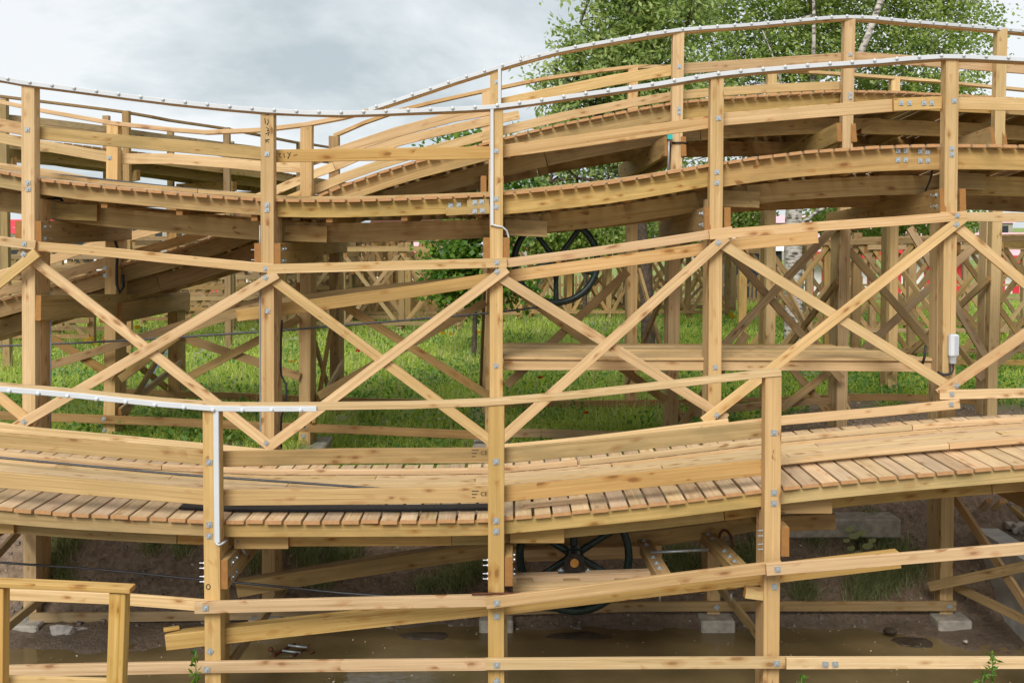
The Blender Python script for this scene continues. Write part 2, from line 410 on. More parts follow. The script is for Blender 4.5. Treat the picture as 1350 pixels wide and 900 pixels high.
def tube(name, pts, r, mat, parent=None, seg=8, sm=True, step=0.15):
    pts = smooth(pts, step) if sm else [Vector(p) for p in pts]
    verts, faces = [], []
    n = len(pts); prev = None
    for i, p in enumerate(pts):
        t = (pts[min(i+1, n-1)] - pts[max(i-1, 0)]).normalized()
        a = prev if prev is not None else (UP if abs(t.z) < 0.9 else Vector((1, 0, 0)))
        a = (a - t*a.dot(t)).normalized(); prev = a
        b = t.cross(a)
        rr = r[i*len(r)//n] if isinstance(r, (list, tuple)) else r
        for k in range(seg):
            th = 2*math.pi*k/seg
            verts.append(p + a*math.cos(th)*rr + b*math.sin(th)*rr)
    for i in range(n-1):
        for k in range(seg):
            faces.append((i*seg+k, i*seg+(k+1) % seg, (i+1)*seg+(k+1) % seg, (i+1)*seg+k))
    faces.append(tuple(range(seg-1, -1, -1))); faces.append(tuple(range((n-1)*seg, n*seg)))
    return mesh_obj(name, verts, faces, mat, parent, smooth=True)

# bulbs of the light strips
def make_bulb():
    bm = bmesh.new(); bmesh.ops.create_uvsphere(bm, u_segments=10, v_segments=5, radius=0.021)
    for v in bm.verts: v.co.y *= 0.55
    for f in bm.faces: f.smooth = True
    me = bpy.data.meshes.new('light_bulb'); bm.to_mesh(me); bm.free(); me.materials.append(M['bulb']); return me
BULB = make_bulb()
def arc_pts(pts, pitch, start=0.1):
    o = []; s = start; acc = 0
    for a, b in zip(pts[:-1], pts[1:]):
        l = (b-a).length
        while s <= acc + l:
            o.append((a.lerp(b, (s-acc)/l), (b-a).normalized())); s += pitch
        acc += l
    return o
def light_strip(parent, pts, h, pitch, dz):
    pts = smooth(pts, 0.3)
    st = timber('light_strip', pts, h, 0.022, 'white', parent, 'top')
    for p, t in arc_pts(pts, pitch, 0.12):
        mw = Matrix.Translation(p + Vector((0, -0.012, dz)))
        link(bpy.data.objects.new('light_bulb', BULB), st, mw)
    return st

# deck boards
PLK = {}
def plank_mesh(L_, wd, th, mat):
    key = (round(L_, 2), round(wd, 3), round(th, 3), mat)
    if key in PLK: return PLK[key]
    c = 0.004
    sec = octo(-wd/2, wd/2, -th, 0, c)
    verts = [(0, y, z) for y, z in sec] + [(L_, y, z) for y, z in sec]
    faces = [(k, (k+1) % 8, (k+1) % 8+8, k+8) for k in range(8)] + [tuple(range(7, -1, -1)), tuple(range(8, 16))]
    me = bpy.data.meshes.new('plank'); me.from_pydata(verts, [], faces)
    bm = bmesh.new(); bm.from_mesh(me); bmesh.ops.recalc_face_normals(bm, faces=bm.faces); bm.to_mesh(me); bm.free()
    me.materials.append(M[mat]); PLK[key] = me
    return me
class Path:
    """front edge of a deck in space; bank: rise of the rear edge (list along the traced points)"""
    def __init__(s, trace, Y=None, bank=None, width=2.1):
        raw = px_line(trace, Y); s.w = width
        s.bk = bank or [(raw[0].x, 0.0), (raw[-1].x, 0.0)]
        s.pts = smooth(raw, 0.3)
    def bank(s, x):
        b = s.bk
        if x <= b[0][0]: return b[0][1]
        for (x0, v0), (x1, v1) in zip(b[:-1], b[1:]):
            if x <= x1: return v0 + (v1-v0)*(x-x0)/(x1-x0)
        return b[-1][1]
    def nrm(s, i):
        a = s.pts[max(0, i-1)]; b = s.pts[min(len(s.pts)-1, i+1)]
        t = (b-a); n = Vector((-t.y, t.x, 0)).normalized()
        if n.y < 0: n = -n
        return n
    def off(s, dn, dz, x0=-1e9, x1=1e9):
        o = []
        for i, p in enumerate(s.pts):
            if x0 <= p.x <= x1:
                o.append(p + s.nrm(i)*dn + Vector((0, 0, dz + s.bank(p.x)*dn/s.w)))
        return o
    def at_x(s, x):
        for i, (a, b) in enumerate(zip(s.pts[:-1], s.pts[1:])):
            if a.x <= x <= b.x:
                return a.lerp(b, (x-a.x)/(b.x-a.x)), s.nrm(i)
        return (s.pts[0], s.nrm(0)) if x < s.pts[0].x else (s.pts[-1], s.nrm(len(s.pts)-2))
    def planks(s, parent, pitch=0.182, wd=0.166, th=0.038, mat='plank', length=None, jitter=1.0):
        Lg = length or s.w
        me = plank_mesh(Lg, wd, th, mat)
        acc = [(p, t) for p, t in arc_pts(s.pts, pitch, 0.02)]
        for p, t in acc:
            n = Vector((-t.y, t.x, 0)).normalized()
            if n.y < 0: n = -n
            d = (n*Lg + Vector((0, 0, s.bank(p.x)))).normalized()
            d = (d + t*random.uniform(-0.004, 0.004)*jitter).normalized()
            yv = (t - d*t.dot(d)).normalized(); z = d.cross(yv)
            if z.z < 0: yv = -yv; z = -z
            q = p + d*random.uniform(-0.012, 0.012)*jitter + Vector((0, 0, random.uniform(-0.003, 0.002)*jitter))
            mw = Matrix(((d.x, yv.x, z.x, q.x), (d.y, yv.y, z.y, q.y), (d.z, yv.z, z.z, q.z), (0, 0, 0, 1)))
            link(bpy.data.objects.new('plank', me), parent, mw @ Matrix.Diagonal((1.0, random.uniform(0.95, 1.04), 1.0, 1.0)))

# ------------------------------------------------------------------ ground and water
def sst(a, b, x):
    t = max(0.0, min(1.0, (x-a)/(b-a))); return t*t*(3-2*t)
def gnoise(x, y, s=1.0, seed=0.0):
    return mnoise.noise(Vector((x*s + seed, y*s - seed, seed*0.37)))
def dip(x):
    """the low, wide part of the bank left of the centre posts"""
    return sst(-3.1, -2.2, x)*(1 - sst(-0.7, 0.1, x))
def soil_mask(x, y):
    """1 on bare soil, 0 on grass"""
    n = 0.35*gnoise(x, y, 0.8, 3) + 0.25*gnoise(x, y, 2.3, 9)
    bank = 1 - sst(13.3, 13.75, y + 0.5*n - 0.5*dip(x))
    right = sst(-0.5, 0.5, x - 0.25*y + n) * (1 - sst(16.8, 18.8, y + n*4))
    patch = 1.0 if (x < -1 and gnoise(x, y, 0.9, 21) > 0.52) else 0.0
    return max(bank, right, patch*0.7)
def gz(x, y):
    """ground height above the pond"""
    top = CZ - 3.03 + 0.05*gnoise(x, y, 0.6) + 0.05*gnoise(x, y, 0.17, 5)
    if y > 45: top += min(2.0, (y-45)*0.004)
    top -= 0.40*dip(x)*(1 - sst(14.0, 18.0, y))
    shelf = sst(-2.4, -3.4, x)*0.75 + sst(4.0, 5.6, x)*0.8
    toe = 12.12 + 0.12*gnoise(x, y*0, 0.9, 2)
    topy = 13.35 + 0.75*dip(x) + 0.15*gnoise(x, 0, 0.7, 8)
    if y >= topy: z = top
    elif y >= toe:
        t = (y-toe)/(topy-toe)
        z = 0.05*(1-t) + top*t - 0.10*math.sin(math.pi*t)
        z += 0.07*gnoise(x, y, 1.9, 4)*math.sin(math.pi*t)
    else:
        dd = toe - y
        z = 0.05 - (0.06*min(dd, shelf) + 0.5*max(0, dd-shelf)) if dd < 3 else -0.6
        z = max(z, -0.6)
    if y < 14.2: z += 0.05*gnoise(x, y, 2.6, 13) + 0.025*gnoise(x, y, 7, 17) + 0.012*gnoise(x, y, 19, 17)
    return z

def ground_mat():
    m, nt, b = new_mat('ground')
    t = nd(nt, 'ShaderNodeTexCoord'); o_ = t.outputs['Object']
    at = nd(nt, 'ShaderNodeAttribute'); at.attribute_name = 'soil'
    n1 = tex_noise(nt, o_, 1.3, 6, 0.6); n2 = tex_noise(nt, o_, 14, 5, 0.7); n3 = tex_noise(nt, o_, 55, 3, 0.7)
    grass = ramp(nt, n1, [(0.3, (0.14, 0.21, 0.04)), (0.7, (0.27, 0.33, 0.09))])
    soil = ramp(nt, n2, [(0.25, (0.11, 0.075, 0.050)), (0.5, (0.25, 0.175, 0.118)), (0.75, (0.40, 0.30, 0.215))])
    ch = mth(nt, 'GREATER_THAN', n3, 0.63)
    soil = mixc(nt, mth(nt, 'MULTIPLY', ch, 0.6), soil, (0.32, 0.25, 0.17))
    c = mixc(nt, at.outputs['Fac'], grass, soil)
    # wet mud close to the pond
    sp = nd(nt, 'ShaderNodeSeparateXYZ'); nt.links.new(o_, sp.inputs[0])
    wet = nd(nt, 'ShaderNodeMapRange'); wet.inputs['From Min'].default_value = 0.30; wet.inputs['From Max'].default_value = 0.03; nt.links.new(sp.outputs[2], wet.inputs['Value'])
    c = mixc(nt, mth(nt, 'MULTIPLY', wet.outputs[0], 0.6), c, (0.075, 0.056, 0.038))
    nt.links.new(c, b.inputs['Base Color'])
    rr = nd(nt, 'ShaderNodeMapRange'); rr.inputs['To Min'].default_value = 0.92; rr.inputs['To Max'].default_value = 0.45; nt.links.new(wet.outputs[0], rr.inputs['Value']); nt.links.new(rr.outputs[0], b.inputs['Roughness'])
    bp = nd(nt, 'ShaderNodeBump'); bp.inputs['Strength'].default_value = 0.9; bp.inputs['Distance'].default_value = 0.05
    nt.links.new(mth(nt, 'ADD', n2, mth(nt, 'MULTIPLY', n3, 0.5)), bp.inputs['Height']); nt.links.new(bp.outputs[0], b.inputs['Normal'])
    return m
def build_ground():
    xs = sorted(set([round(v, 3) for v in list(np.arange(-9, 9.01, 0.13)) + list(np.arange(-30, -9, 1.0)) + list(np.arange(9.5, 30, 1.0)) + [-1500, -700, -300, -150, -80, -50, 50, 80, 150, 300, 700, 1500]]))
    ys = sorted(set([round(v, 3) for v in [-200, -60, -20, -5, 0, 4, 7] + list(np.arange(8, 11, 0.25)) + list(np.arange(11, 14.6, 0.075)) + list(np.arange(14.6, 20, 0.3)) + list(np.arange(20, 46, 1.0)) + [50, 60, 80, 120, 200, 400, 800, 2000]]))
    verts = []; soil = []
    for y in ys:
        for x in xs:
            if y < 8: z = -0.6 if abs(x) < 40 and y > -3 else 0.9
            else: z = gz(x, y) if abs(x) < 40 else gz(math.copysign(40, x), y)
            verts.append((x, y, z)); soil.append(soil_mask(x, y))
    nx = len(xs); faces = []
    for j in range(len(ys)-1):
        for i in range(nx-1):
            a = j*nx+i; faces.append((a, a+1, a+nx+1, a+nx))
    me = bpy.data.meshes.new('ground'); me.from_pydata(verts, [], faces)
    me.attributes.new('soil', 'FLOAT', 'POINT').data.foreach_set('value', soil)
    me.polygons.foreach_set('use_smooth', [True]*len(me.polygons))
    me.materials.append(ground_mat()); me.update()
    o = link(bpy.data.objects.new('ground', me)); o['kind'] = 'structure'; o['label'] = 'grassy ground and bare soil bank sloping to the pond'
build_ground()
def water_mat():
    m, nt, b = new_mat('muddy_water')
    t = nd(nt, 'ShaderNodeTexCoord')
    n = tex_noise(nt, t.outputs['Object'], 0.9, 4)
    c = ramp(nt, n, [(0.3, (0.10, 0.072, 0.031)), (0.7, (0.20, 0.145, 0.068))])
    nt.links.new(c, b.inputs['Base Color']); b.inputs['Roughness'].default_value = 0.03; b.inputs['IOR'].default_value = 1.33
    b.inputs['Specular IOR Level'].default_value = 0.6
    n2 = tex_noise(nt, mapped(nt, t.outputs['Object'], (1, 2.2, 1)), 5, 3, 0.6)
    bp = nd(nt, 'ShaderNodeBump'); bp.inputs['Strength'].default_value = 0.10; bp.inputs['Distance'].default_value = 0.03
    nt.links.new(n2, bp.inputs['Height']); nt.links.new(bp.outputs[0], b.inputs['Normal'])
    return m
M['water'] = water_mat()
wo = mesh_obj('water', [(-39, -2.5, 0), (39, -2.5, 0), (39, 13.2, 0), (-39, 13.2, 0)], [(0, 1, 2, 3)], 'water')
wo['kind'] = 'structure'; wo['label'] = 'shallow brown pond below the tracks'

# ------------------------------------------------------------------ A: lower track (nearest)
YA = 9.60
A = thing('coaster_track', 'lowest wooden coaster track nearest the viewer, its board deck crossing above the pond', 'coaster track', P(655, 960, YA), 'wooden coaster tracks')
PW = 0.152
apost = []
for pxc, top, has2 in ((-97, 512, 1), (277.5, 539, 1), (654.5, 532, 0), (1020, 496, 1), (1392, 560, 1)):
    p_ = post('post', pxc, top, 985, YA, PW, 0.15, 'golden', A); apost.append(p_)
    if has2:
        post('post', pxc, 679 if pxc > 600 else 716, 985, YA, PW, 0.205, 'golden', A, back=0.157)
    else:
        post('post', pxc+4, 790, 985, YA, PW, 0.10, 'grey', A, back=0.157)
for i, ws in {1: [(276, 609), (276, 691), (276, 706), (277, 858, .7)], 2: [(654, 608), (654, 686), (654, 700), (655, 812), (655, 897, .7)], 3: [(1020, 570), (1020, 649), (1020, 663), (1021, 773)]}.items():
    for q in ws: washer(apost[i], q[0], q[1], YA-0.001, q[2] if len(q) > 2 else 0)
# handrail and its light strip
hr = rail('handrail', [(-120, 498), (0, 508), (100, 516.5), (200, 527), (280, 533), (417, 533.5), (540, 532), (645, 528), (755, 519), (850, 508.5), (1003, 491), (1030, 488.5)], YA-0.012, 0.052, 0.17, 'pink', A)
light_strip(A, px_line([(-120, 500.5), (0, 509.5), (100, 518), (200, 528.5), (280, 535), (417, 535.5)], YA-0.036), 0.05, 0.274, -0.034)
# middle guard rails, behind the posts, one length per bay
YB_ = YA+0.152
for pts in ([(-97, 562), (0, 570.5), (100, 579), (270, 592.5)], [(280, 595.5), (360, 594), (450, 591.5), (650, 590.5)], [(657, 591.5), (760, 582), (875, 569.5), (1015, 555.5)]):
    rail('guard_rail', pts, YB_, 0.145, 0.045, 'green', A)
for pts in ([(-97, 613), (0, 622.5), (100, 631), (270, 645)], [(280, 646), (450, 644.5), (650, 641.5)], [(657, 641.5), (760, 632), (875, 619.5), (1015, 605)]):
    rail('guard_rail', pts, YB_+0.002, 0.15, 0.045, 'golden', A)
# deck
AD = Path([(-200, 645), (-90, 660), (0, 668), (100, 676), (225, 682.5), (300, 685.5), (450, 685.5), (560, 685), (640, 683.5), (700, 678.5), (775, 671.5), (870, 662), (927, 655), (1003, 645.5), (1040, 641), (1100, 634.5), (1166, 628), (1250, 620.5), (1350, 612.5), (1450, 606), (1700, 598)], YA+0.105, None, 2.30)
AD.planks(A, 0.184, 0.163, 0.036, 'plank')
def seg_timbers(name, path, dn, dz, h, w_, mat, parent, cuts, gap=0.004):
    for x0, x1 in zip(cuts[:-1], cuts[1:]):
        pp = [p for p in path.off(dn, dz) if x0+gap < p.x < x1-gap]
        a, n = path.at_x(x0+gap); b, n2 = path.at_x(x1-gap)
        pp = [a + n*dn + Vector((0, 0, dz + path.bank(a.x)*dn/path.w))] + pp + [b + n2*dn + Vector((0, 0, dz + path.bank(b.x)*dn/path.w))]
        q = [pp[0]]
        for p in pp[1:]:
            if (p - q[-1]).length > 0.08: q.append(p)
        if len(q) > 1: timber(name, q, h, w_, mat, parent)
XA = [P(px, 680, YA).x for px in (-200, -97, 277.5, 654.5, 1020, 1392, 1690)]
seg_timbers('edge_beam', AD, 0.047, -0.038, 0.138, 0.05, 'green', A, XA)
SA = [XA[0]] + [(a+b)/2+0.9 for a, b in zip(XA[:-1], XA[1:])]
seg_timbers('stringer', AD, 0.30, -0.07, 0.275, 0.09, 'green', A, SA)
seg_timbers('stringer', AD, 1.75, -0.07, 0.275, 0.09, 'brown', A, SA)
seg_timbers('edge_beam', AD, 2.2, -0.04, 0.138, 0.05, 'brown', A, XA)
# running strips and the boarded bed between them
for dn, h in ((0.66, 0.058), (1.62, 0.06)):
    seg_timbers('running_strip', AD, dn, 0.04+h, h, 0.07, 'pink', A, [XA[0], -3.9, 0.75, 4.45, XA[-1]])
for x in np.arange(XA[0]+0.1, XA[-1]-0.1, 0.24):     # packers under the far strip
    p, n = AD.at_x(x); p = p + n*1.63 + Vector((0, 0, 0.0405))
    timber('packer', [p - Vector((0.08, 0, 0)), p + Vector((0.08, 0, 0))], 0.04, 0.055, 'pink', A)
cuts_b = [[XA[0], -3.2, 0.4, 4.0, XA[-1]], [XA[0], -4.4, -1.0, 2.9, 5.9, XA[-1]], [XA[0], -2.4, 1.6, 5.2, XA[-1]], [XA[0], -3.7, -0.4, 3.3, XA[-1]], [XA[0], -5.0, -1.5, 1.1, 4.7, XA[-1]]]
for k in range(5):
    seg_timbers('bed_board', AD, 0.76+k*0.166, 0.045, 0.043, 0.161, 'pink', A, cuts_b[k])
# cross heads under the deck at each bent, seen end on
for i, (pxc, sgn) in enumerate(((-97, 1), (277.5, 1), (654.5, 1), (1020, 1), (1392, 1))):
    x = P(pxc, 700, YA).x + PW/2 + 0.002
    ztop = AD.at_x(x)[0].z - 0.355
    a = Vector((x, YA+0.02, ztop)); b = Vector((x, YA+2.42, ztop))
    c = timber('cross_head', [a, b], 0.28, 0.075, 'brown', A)
    xx = P(pxc, 700, YA).x - PW/2
    for dz in (-0.05, -0.10, -0.18, -0.23):
        bolt(c, Vector((xx, YA+0.08, ztop+dz)), -1)
    for yy in (0.16, 0.30):
        for dz in (-0.07, -0.21):
            mw = Matrix.Translation(Vector((x+0.076, YA+yy, ztop+dz))) @ Matrix.Rotation(math.pi/2, 4, 'Z')
            link(bpy.data.objects.new('washer', WASH), c, mw)
    p, n = AD.at_x(x+0.3)
    if i == 3: timber('splice_block', [P(1030, 680, 10.5), P(1101, 677, 10.5)], 0.165, 0.06, 'brown', A)
    timber('splice_block', [p + Vector((-0.25, 0.235, -0.20)), p + Vector((0.28, 0.235, -0.20))], 0.15, 0.06, 'golden', A)
# struts on the posts
def strut(pts, Y, h, mat, parent, ws=(), w_=0.045, name='strut'):
    o = rail(name, pts, Y, h, w_, mat, parent)
    for q in ws: washer(o, q[0], q[1], Y-0.001, q[2] if len(q) > 2 else 0)
    return o
strut([(-130, 768), (0, 776), (150, 782), (290, 793)], YA-0.046, 0.106, 'pink', A)
strut([(256, 793.5), (450, 788.5), (648, 784)], YA-0.093, 0.112, 'pink', A, [(271, 801)])
strut([(640, 788), (760, 773.5), (875, 758), (1030, 739.5)], YA-0.14, 0.108, 'golden', A, [(655, 794.5)])
strut([(1010, 744), (1180, 730), (1350, 716), (1450, 708)], YA-0.19, 0.108, 'pink', A, [(1025, 750)])
strut([(-130, 882), (0, 878), (140, 875), (300, 872), (450, 870.5), (670, 868.5)], YA-0.047, 0.108, 'pink', A, [(273, 882)])
strut([(640, 868.5), (900, 867), (1078, 866.5)], YA-0.094, 0.105, 'pink', A, [(655, 876), (1024, 874), (1053, 874), (1064, 874)])
strut([(1037, 867), (1200, 866.5), (1350, 866.5), (1450, 866)], YA-0.143, 0.108, 'pink', A, [(1088, 875), (1101, 875)])
rail('pulley_beam', [(217, 837), (450, 811.5), (655, 790)], YA+0.155, 0.15, 0.13, 'golden', A)
rail('pulley_beam', [(657, 790), (860, 766), (1010, 749), (1186, 728)], YA+0.155, 0.155, 0.13, 'golden', A)
rail('pulley_beam', [(310, 768), (430, 747), (643, 716), (860, 700), (1005, 678)], 11.2, 0.17, 0.15, 'brown', A)
# braces from the near posts back to the far posts
for a, b in (((302, 872, 9.95), (378, 768, 11.95)), ((945, 772, 11.9), (1003, 845, 10.2)), ((22, 700, 12.0), (-60, 790, 10.4)), ((0, 836, 11.2), (66, 782, 12.0))):
    timber('brace', [P(*a), P(*b)], 0.1, 0.045, 'grey', A, 'mid')

# ------------------------------------------------------------------ B: middle track
YB = 12.10
B = thing('coaster_track', 'middle wooden coaster track on tall posts, white light strip along its front handrail', 'coaster track', P(655, 820, YB), 'wooden coaster tracks')
bpx = [(-275, -272, 90), (36.5, 38.5, 110), (352, 353.5, 143), (654.5, 654.5, 140), (946, 942.5, 99), (1256, 1250, 78), (1560, 1550, 80)]
bpost = []
for t_, b_, top in bpx:
    bpost.append(post('post', t_, top, 815, YB, 0.155, 0.15, 'fresh', B, pxb=b_ + (b_-t_)*0.4))
    post('post', t_ + (b_-t_)*0.5, 262, 815, YB, 0.155, 0.25, 'fresh', B, pxb=b_ + (b_-t_)*0.4, back=0.156)
for i, ws in {1: [(36, 171), (37, 241), (37.5, 249.5), (32, 570)], 2: [(352, 203), (352, 270), (352, 277), (353, 410)], 3: [(654, 199), (654, 262), (654, 273, .3), (654, 482)], 4: [(947, 156), (945, 227), (945, 241), (943, 484), (945, 559)], 5: [(1258, 133), (1255, 196), (1255, 204)]}.items():
    for q in ws: washer(bpost[i], q[0], q[1], YB-0.001, q[2] if len(q) > 2 else 0)
BH = [(-120, 83), (0, 101), (27, 106), (100, 115.5), (225, 131.5), (353, 143.5), (450, 147), (545, 143.5), (650, 138.5), (750, 125), (870, 108), (943, 96), (1055, 85.5), (1160, 78.5), (1245, 72), (1350, 76), (1460, 81), (1620, 92)]
rail('handrail', BH, YB-0.012, 0.062, 0.15, 'fresh', B)
light_strip(B, px_line([(x, y-0.6) for x, y in BH], YB-0.036), 0.052, 0.262, -0.013)
YM = YB+0.155
for pts, mat in (([(-120, 143), (0, 156.5), (34, 162.5)], 'fresh'), ([(40, 166), (120, 174), (225, 183.5), (350, 194.5)], 'green'), ([(355, 197.5), (450, 196), (560, 194.5), (652, 193)], 'golden'), ([(657, 192), (760, 178), (875, 161.5), (942, 151.5)], 'fresh'), ([(948, 149.5), (1060, 140), (1190, 129.5)], 'fresh'), ([(1178, 129.8), (1246, 126.8)], 'golden'), ([(1255, 127.5), (1350, 129.5), (1450, 133), (1600, 141)], 'fresh')):
    o = rail('guard_rail', pts, YM if pts[0][0] != 1178 else YM-0.047, 0.15, 0.045, mat, B)
    if pts[0][0] == 1178:
        for x in (1188, 1199, 1218, 1228): washer(o, x, 136, YM-0.05)
B_X = lambda px: P(px, 250, YB).x
BD = Path([(-200, 200), (-90, 213), (0, 225), (48, 234), (100, 240.5), (225, 252.5), (300, 258.5), (343, 261.5), (450, 262.5), (560, 259), (640, 255.5), (700, 250), (800, 239), (875, 226.5), (934, 216), (1000, 206), (1055, 199.5), (1150, 192.5), (1237, 190), (1350, 191), (1450, 195), (1620, 205)], YB+0.075, [(B_X(-100), 0.05), (B_X(250), 0.04), (B_X(420), 0.0), (B_X(800), -0.05), (B_X(1100), -0.2), (B_X(1400), -0.25)], 2.05)
BD.planks(B, 0.182, 0.154, 0.036, 'plank')
XB = [P(px, 250, YB).x for px in (-200, 37, 353, 654.5, 944, 1253, 1610)]
hB = [0.165, 0.165, 0.18, 0.225, 0.255, 0.25]
for i in range(6):
    seg_timbers('edge_beam', BD, 0.082, -0.038, hB[i], 0.05, 'green', B, XB[i:i+2])
o = timber('splice_block', [P(588, 279.5, YB+0.11), P(647, 276, YB+0.11)], 0.09, 0.045, 'green', B, 'mid')
o = timber('splice_plate', [P(616, 273.5, YB+0.105), P(645, 272, YB+0.105)], 0.18, 0.045, 'green', B, 'mid')
for x, y in ((626, 267), (635, 266), (626, 278.5), (636, 277.5)): washer(o, x, y, YB+0.104)
eb = [c for c in B.children if c.name.startswith('edge_beam')]
for x, y in ((594, 271), (605, 270)): washer(eb[2], x, y, YB+0.155)
for x, y in ((1184, 199), (1194, 199), (1184, 211), (1194, 211), (1213, 200), (1223, 201), (1213, 212), (1223, 212)): washer(eb[4], x, y, YB+0.155)
for dn in (0.55, 1.75):
    seg_timbers('stringer', BD, dn, -0.28, 0.24, 0.1, 'green' if dn < 1 else 'brown', B, [XB[0], -5.9, -2.4, 0.35, 2.9, 5.6, XB[-1]])
for x in np.arange(XB[0]+0.2, XB[-1]-0.2, 0.9):      # bearers between deck boards and stringers
    p, n = BD.at_x(x)
    timber('bearer', [p + n*0.12 + Vector((0, 0, -0.04)), p + n*2.0 + Vector((0, 0, -0.04 + BD.bank(x)))], 0.235, 0.075, 'brown', B)
seg_timbers('edge_beam', BD, 1.97, -0.038, 0.2, 0.05, 'brown', B, XB)
for dn in (0.55, 1.5):
    seg_timbers('running_strip', BD, dn, 0.05, 0.049, 0.09, 'pink', B, [XB[0], -3.9, 0.75, 4.45, XB[-1]])
# cross heads
BR = {36.5: (145, 14.3), 352: (403, 14.2), 654.5: (652, 14.2), 946: (889, 14.5), 1256: (1114, 15.2)}
for pxc, (pxr, yr) in BR.items():
    x0 = P(pxc, 300, YB).x; x1 = P(pxr, 300, yr).x
    zt = BD.at_x(x0)[0].z - 0.53
    s = 0.08
    c = timber('cross_head', [Vector((x0+s, YB+0.01, zt)), Vector((x1+s+0.02, yr+0.35, zt-0.02 + BD.bank(x0)))], 0.28, 0.075, 'brown', B)
    timber('cross_head', [Vector((x0-s-0.075, YB+0.01, zt)), Vector((x1-s-0.095, yr+0.35, zt-0.02 + BD.bank(x0)))], 0.28, 0.075, 'brown', B)
    side = 1 if pxc < 654 else -1
    for yy in (0.09, 0.22):
        for dz in (-0.07, -0.21):
            xw = x0 + side*(s+0.077)
            mw = Matrix.Translation(Vector((xw, YB+yy, zt+dz))) @ Matrix.Rotation(side*math.pi/2, 4, 'Z')
            link(bpy.data.objects.new('washer', WASH), c, mw)
    for dz in (-0.08, -0.2):
        bolt(c, Vector((x0-s-0.075, YB+0.08, zt+dz)), -1)
    timber('splice_block', [Vector((x0+0.1, YB+0.5, zt+0.22)), Vector((x0+0.62, YB+0.5, zt+0.2))], 0.2, 0.07, 'green', B)
# horizontal struts, X braces
YS = YB-0.046
strut([(-120, 301), (0, 311.5), (47, 317.5)], YS-0.047, 0.112, 'pink', B, [(32, 321.5)])
strut([(28, 317), (150, 327), (225, 335), (364, 348.5)], YS, 0.112, 'pink', B, [(350, 354)])
strut([(352, 348.5), (450, 346), (560, 343), (668, 340)], YS-0.047, 0.112, 'pink', B, [(655, 346)])
strut([(645, 343.5), (760, 329), (875, 312.5), (965, 298.5)], YS, 0.108, 'pink', B, [(946, 307)])
strut([(935, 303.5), (1075, 292.5), (1180, 285.5), (1274, 278)], YS-0.047, 0.112, 'pink', B, [(1262, 284)])
strut([(1240, 279.5), (1350, 280.5), (1450, 282)], YS, 0.108, 'pink', B)
def brace(a, b, Y, parent, ws=(), h=0.118, mat='fresh', w_=0.045):
    o = timber('brace', [P(*a, Y), P(*b, Y)], h, w_, mat, parent, 'mid')
    for q in ws: washer(o, q[0], q[1], Y-0.001, 0.6)
    return o
YX1, YX2 = YB-0.046, YB-0.092
for a, b in (((-60, 420), (48, 333)), ): brace(a, b, YX2-0.05, B, [(31, 335)])
brace((-80, 460), (45, 562), YX1, B)
brace((38, 339), (358, 590), YX1, B); brace((18, 564), (365, 361), YX2, B, [(350, 366), (32, 556)])
brace((356, 366), (650, 584), YX1, B); brace((350, 592), (668, 354), YX2, B, [(655, 358), (351, 584)])
brace((654, 362), (958, 552), YX1, B); brace((655, 584), (958, 312), YX2, B, [(947, 320)])
brace((946, 318), (1262, 516), YX1, B); brace((928, 556), (1272, 286), YX2, B, [(1261, 296), (945, 547)])
brace((1252, 290), (1400, 414), YX1, B); brace((1238, 520), (1400, 407), YX2, B, [(1261, 508)])
# bottom struts
strut([(-100, 548), (0, 557), (38, 563), (200, 578), (366, 594)], YB-0.137, 0.11, 'pink', B)
strut([(640, 588), (760, 577), (875, 563), (960, 552)], YB-0.137, 0.108, 'pink', B)
strut([(925, 562), (1035, 548), (1150, 538), (1265, 526.5)], YB-0.184, 0.108, 'pink', B, [(1254, 533)])
strut([(1239, 514.5), (1350, 512), (1450, 511)], YB-0.137, 0.11, 'pink', B, [(1255, 519.5)])
strut([(35, 808.5), (225, 806.5), (450, 802), (640, 798)], YB-0.046, 0.112, 'grey', B, [(34, 814)])
strut([(630, 799), (850, 793.5), (1075, 793), (1261, 792.5)], YB-0.046, 0.115, 'grey', B, [(945, 800, .7), (1252, 799, .7)])
# the long rope beam behind the posts
rail('pulley_beam', [(311, 408), (370, 400), (450, 389), (560, 374), (652, 359)], YB+0.42, 0.15, 0.07, 'golden', B)
rail('pulley_beam', [(657, 358), (760, 344), (875, 328), (960, 315), (1078, 304.5)], YB+0.42, 0.15, 0.07, 'fresh', B)
rail('pulley_beam', [(240, 428), (345, 397), (450, 381.5), (640, 362)], 13.6, 0.13, 0.07, 'brown', B)
for a in ((-5, 0), (0, 0)): pass
# right end: strut on the bank
timber('strut', [P(1222, 767, 12.05), P(1400, 728, 10.9)], 0.11, 0.045, 'brown', B)
timber('brace', [P(1256, 655, 12.3), P(1400, 872, 10.6)], 0.112, 0.045, 'brown', B, 'mid'); timber('brace', [P(1258, 773, 12.1), P(1400, 842, 10.7)], 0.10, 0.045, 'grey', B, 'mid')
# footings of the middle track's posts
for (t_, b_, top) in bpx[1:6]:
    x = P(b_, 810, YB).x; zt = P(0, 809, YB).z
    if b_ < 300: zt -= 0.06
    bm = bmesh.new(); box_bm(bm, x-0.2, x+0.2, YB-0.22, YB+0.75, zt-0.45, zt)
    bmesh.ops.bevel(bm, geom=list(bm.edges), offset=0.02, segments=1, affect='EDGES')
    me = bpy.data.meshes.new('footing'); bm.to_mesh(me); bm.free(); me.materials.append(M['concrete'])
    link(bpy.data.objects.new('footing', me), B)

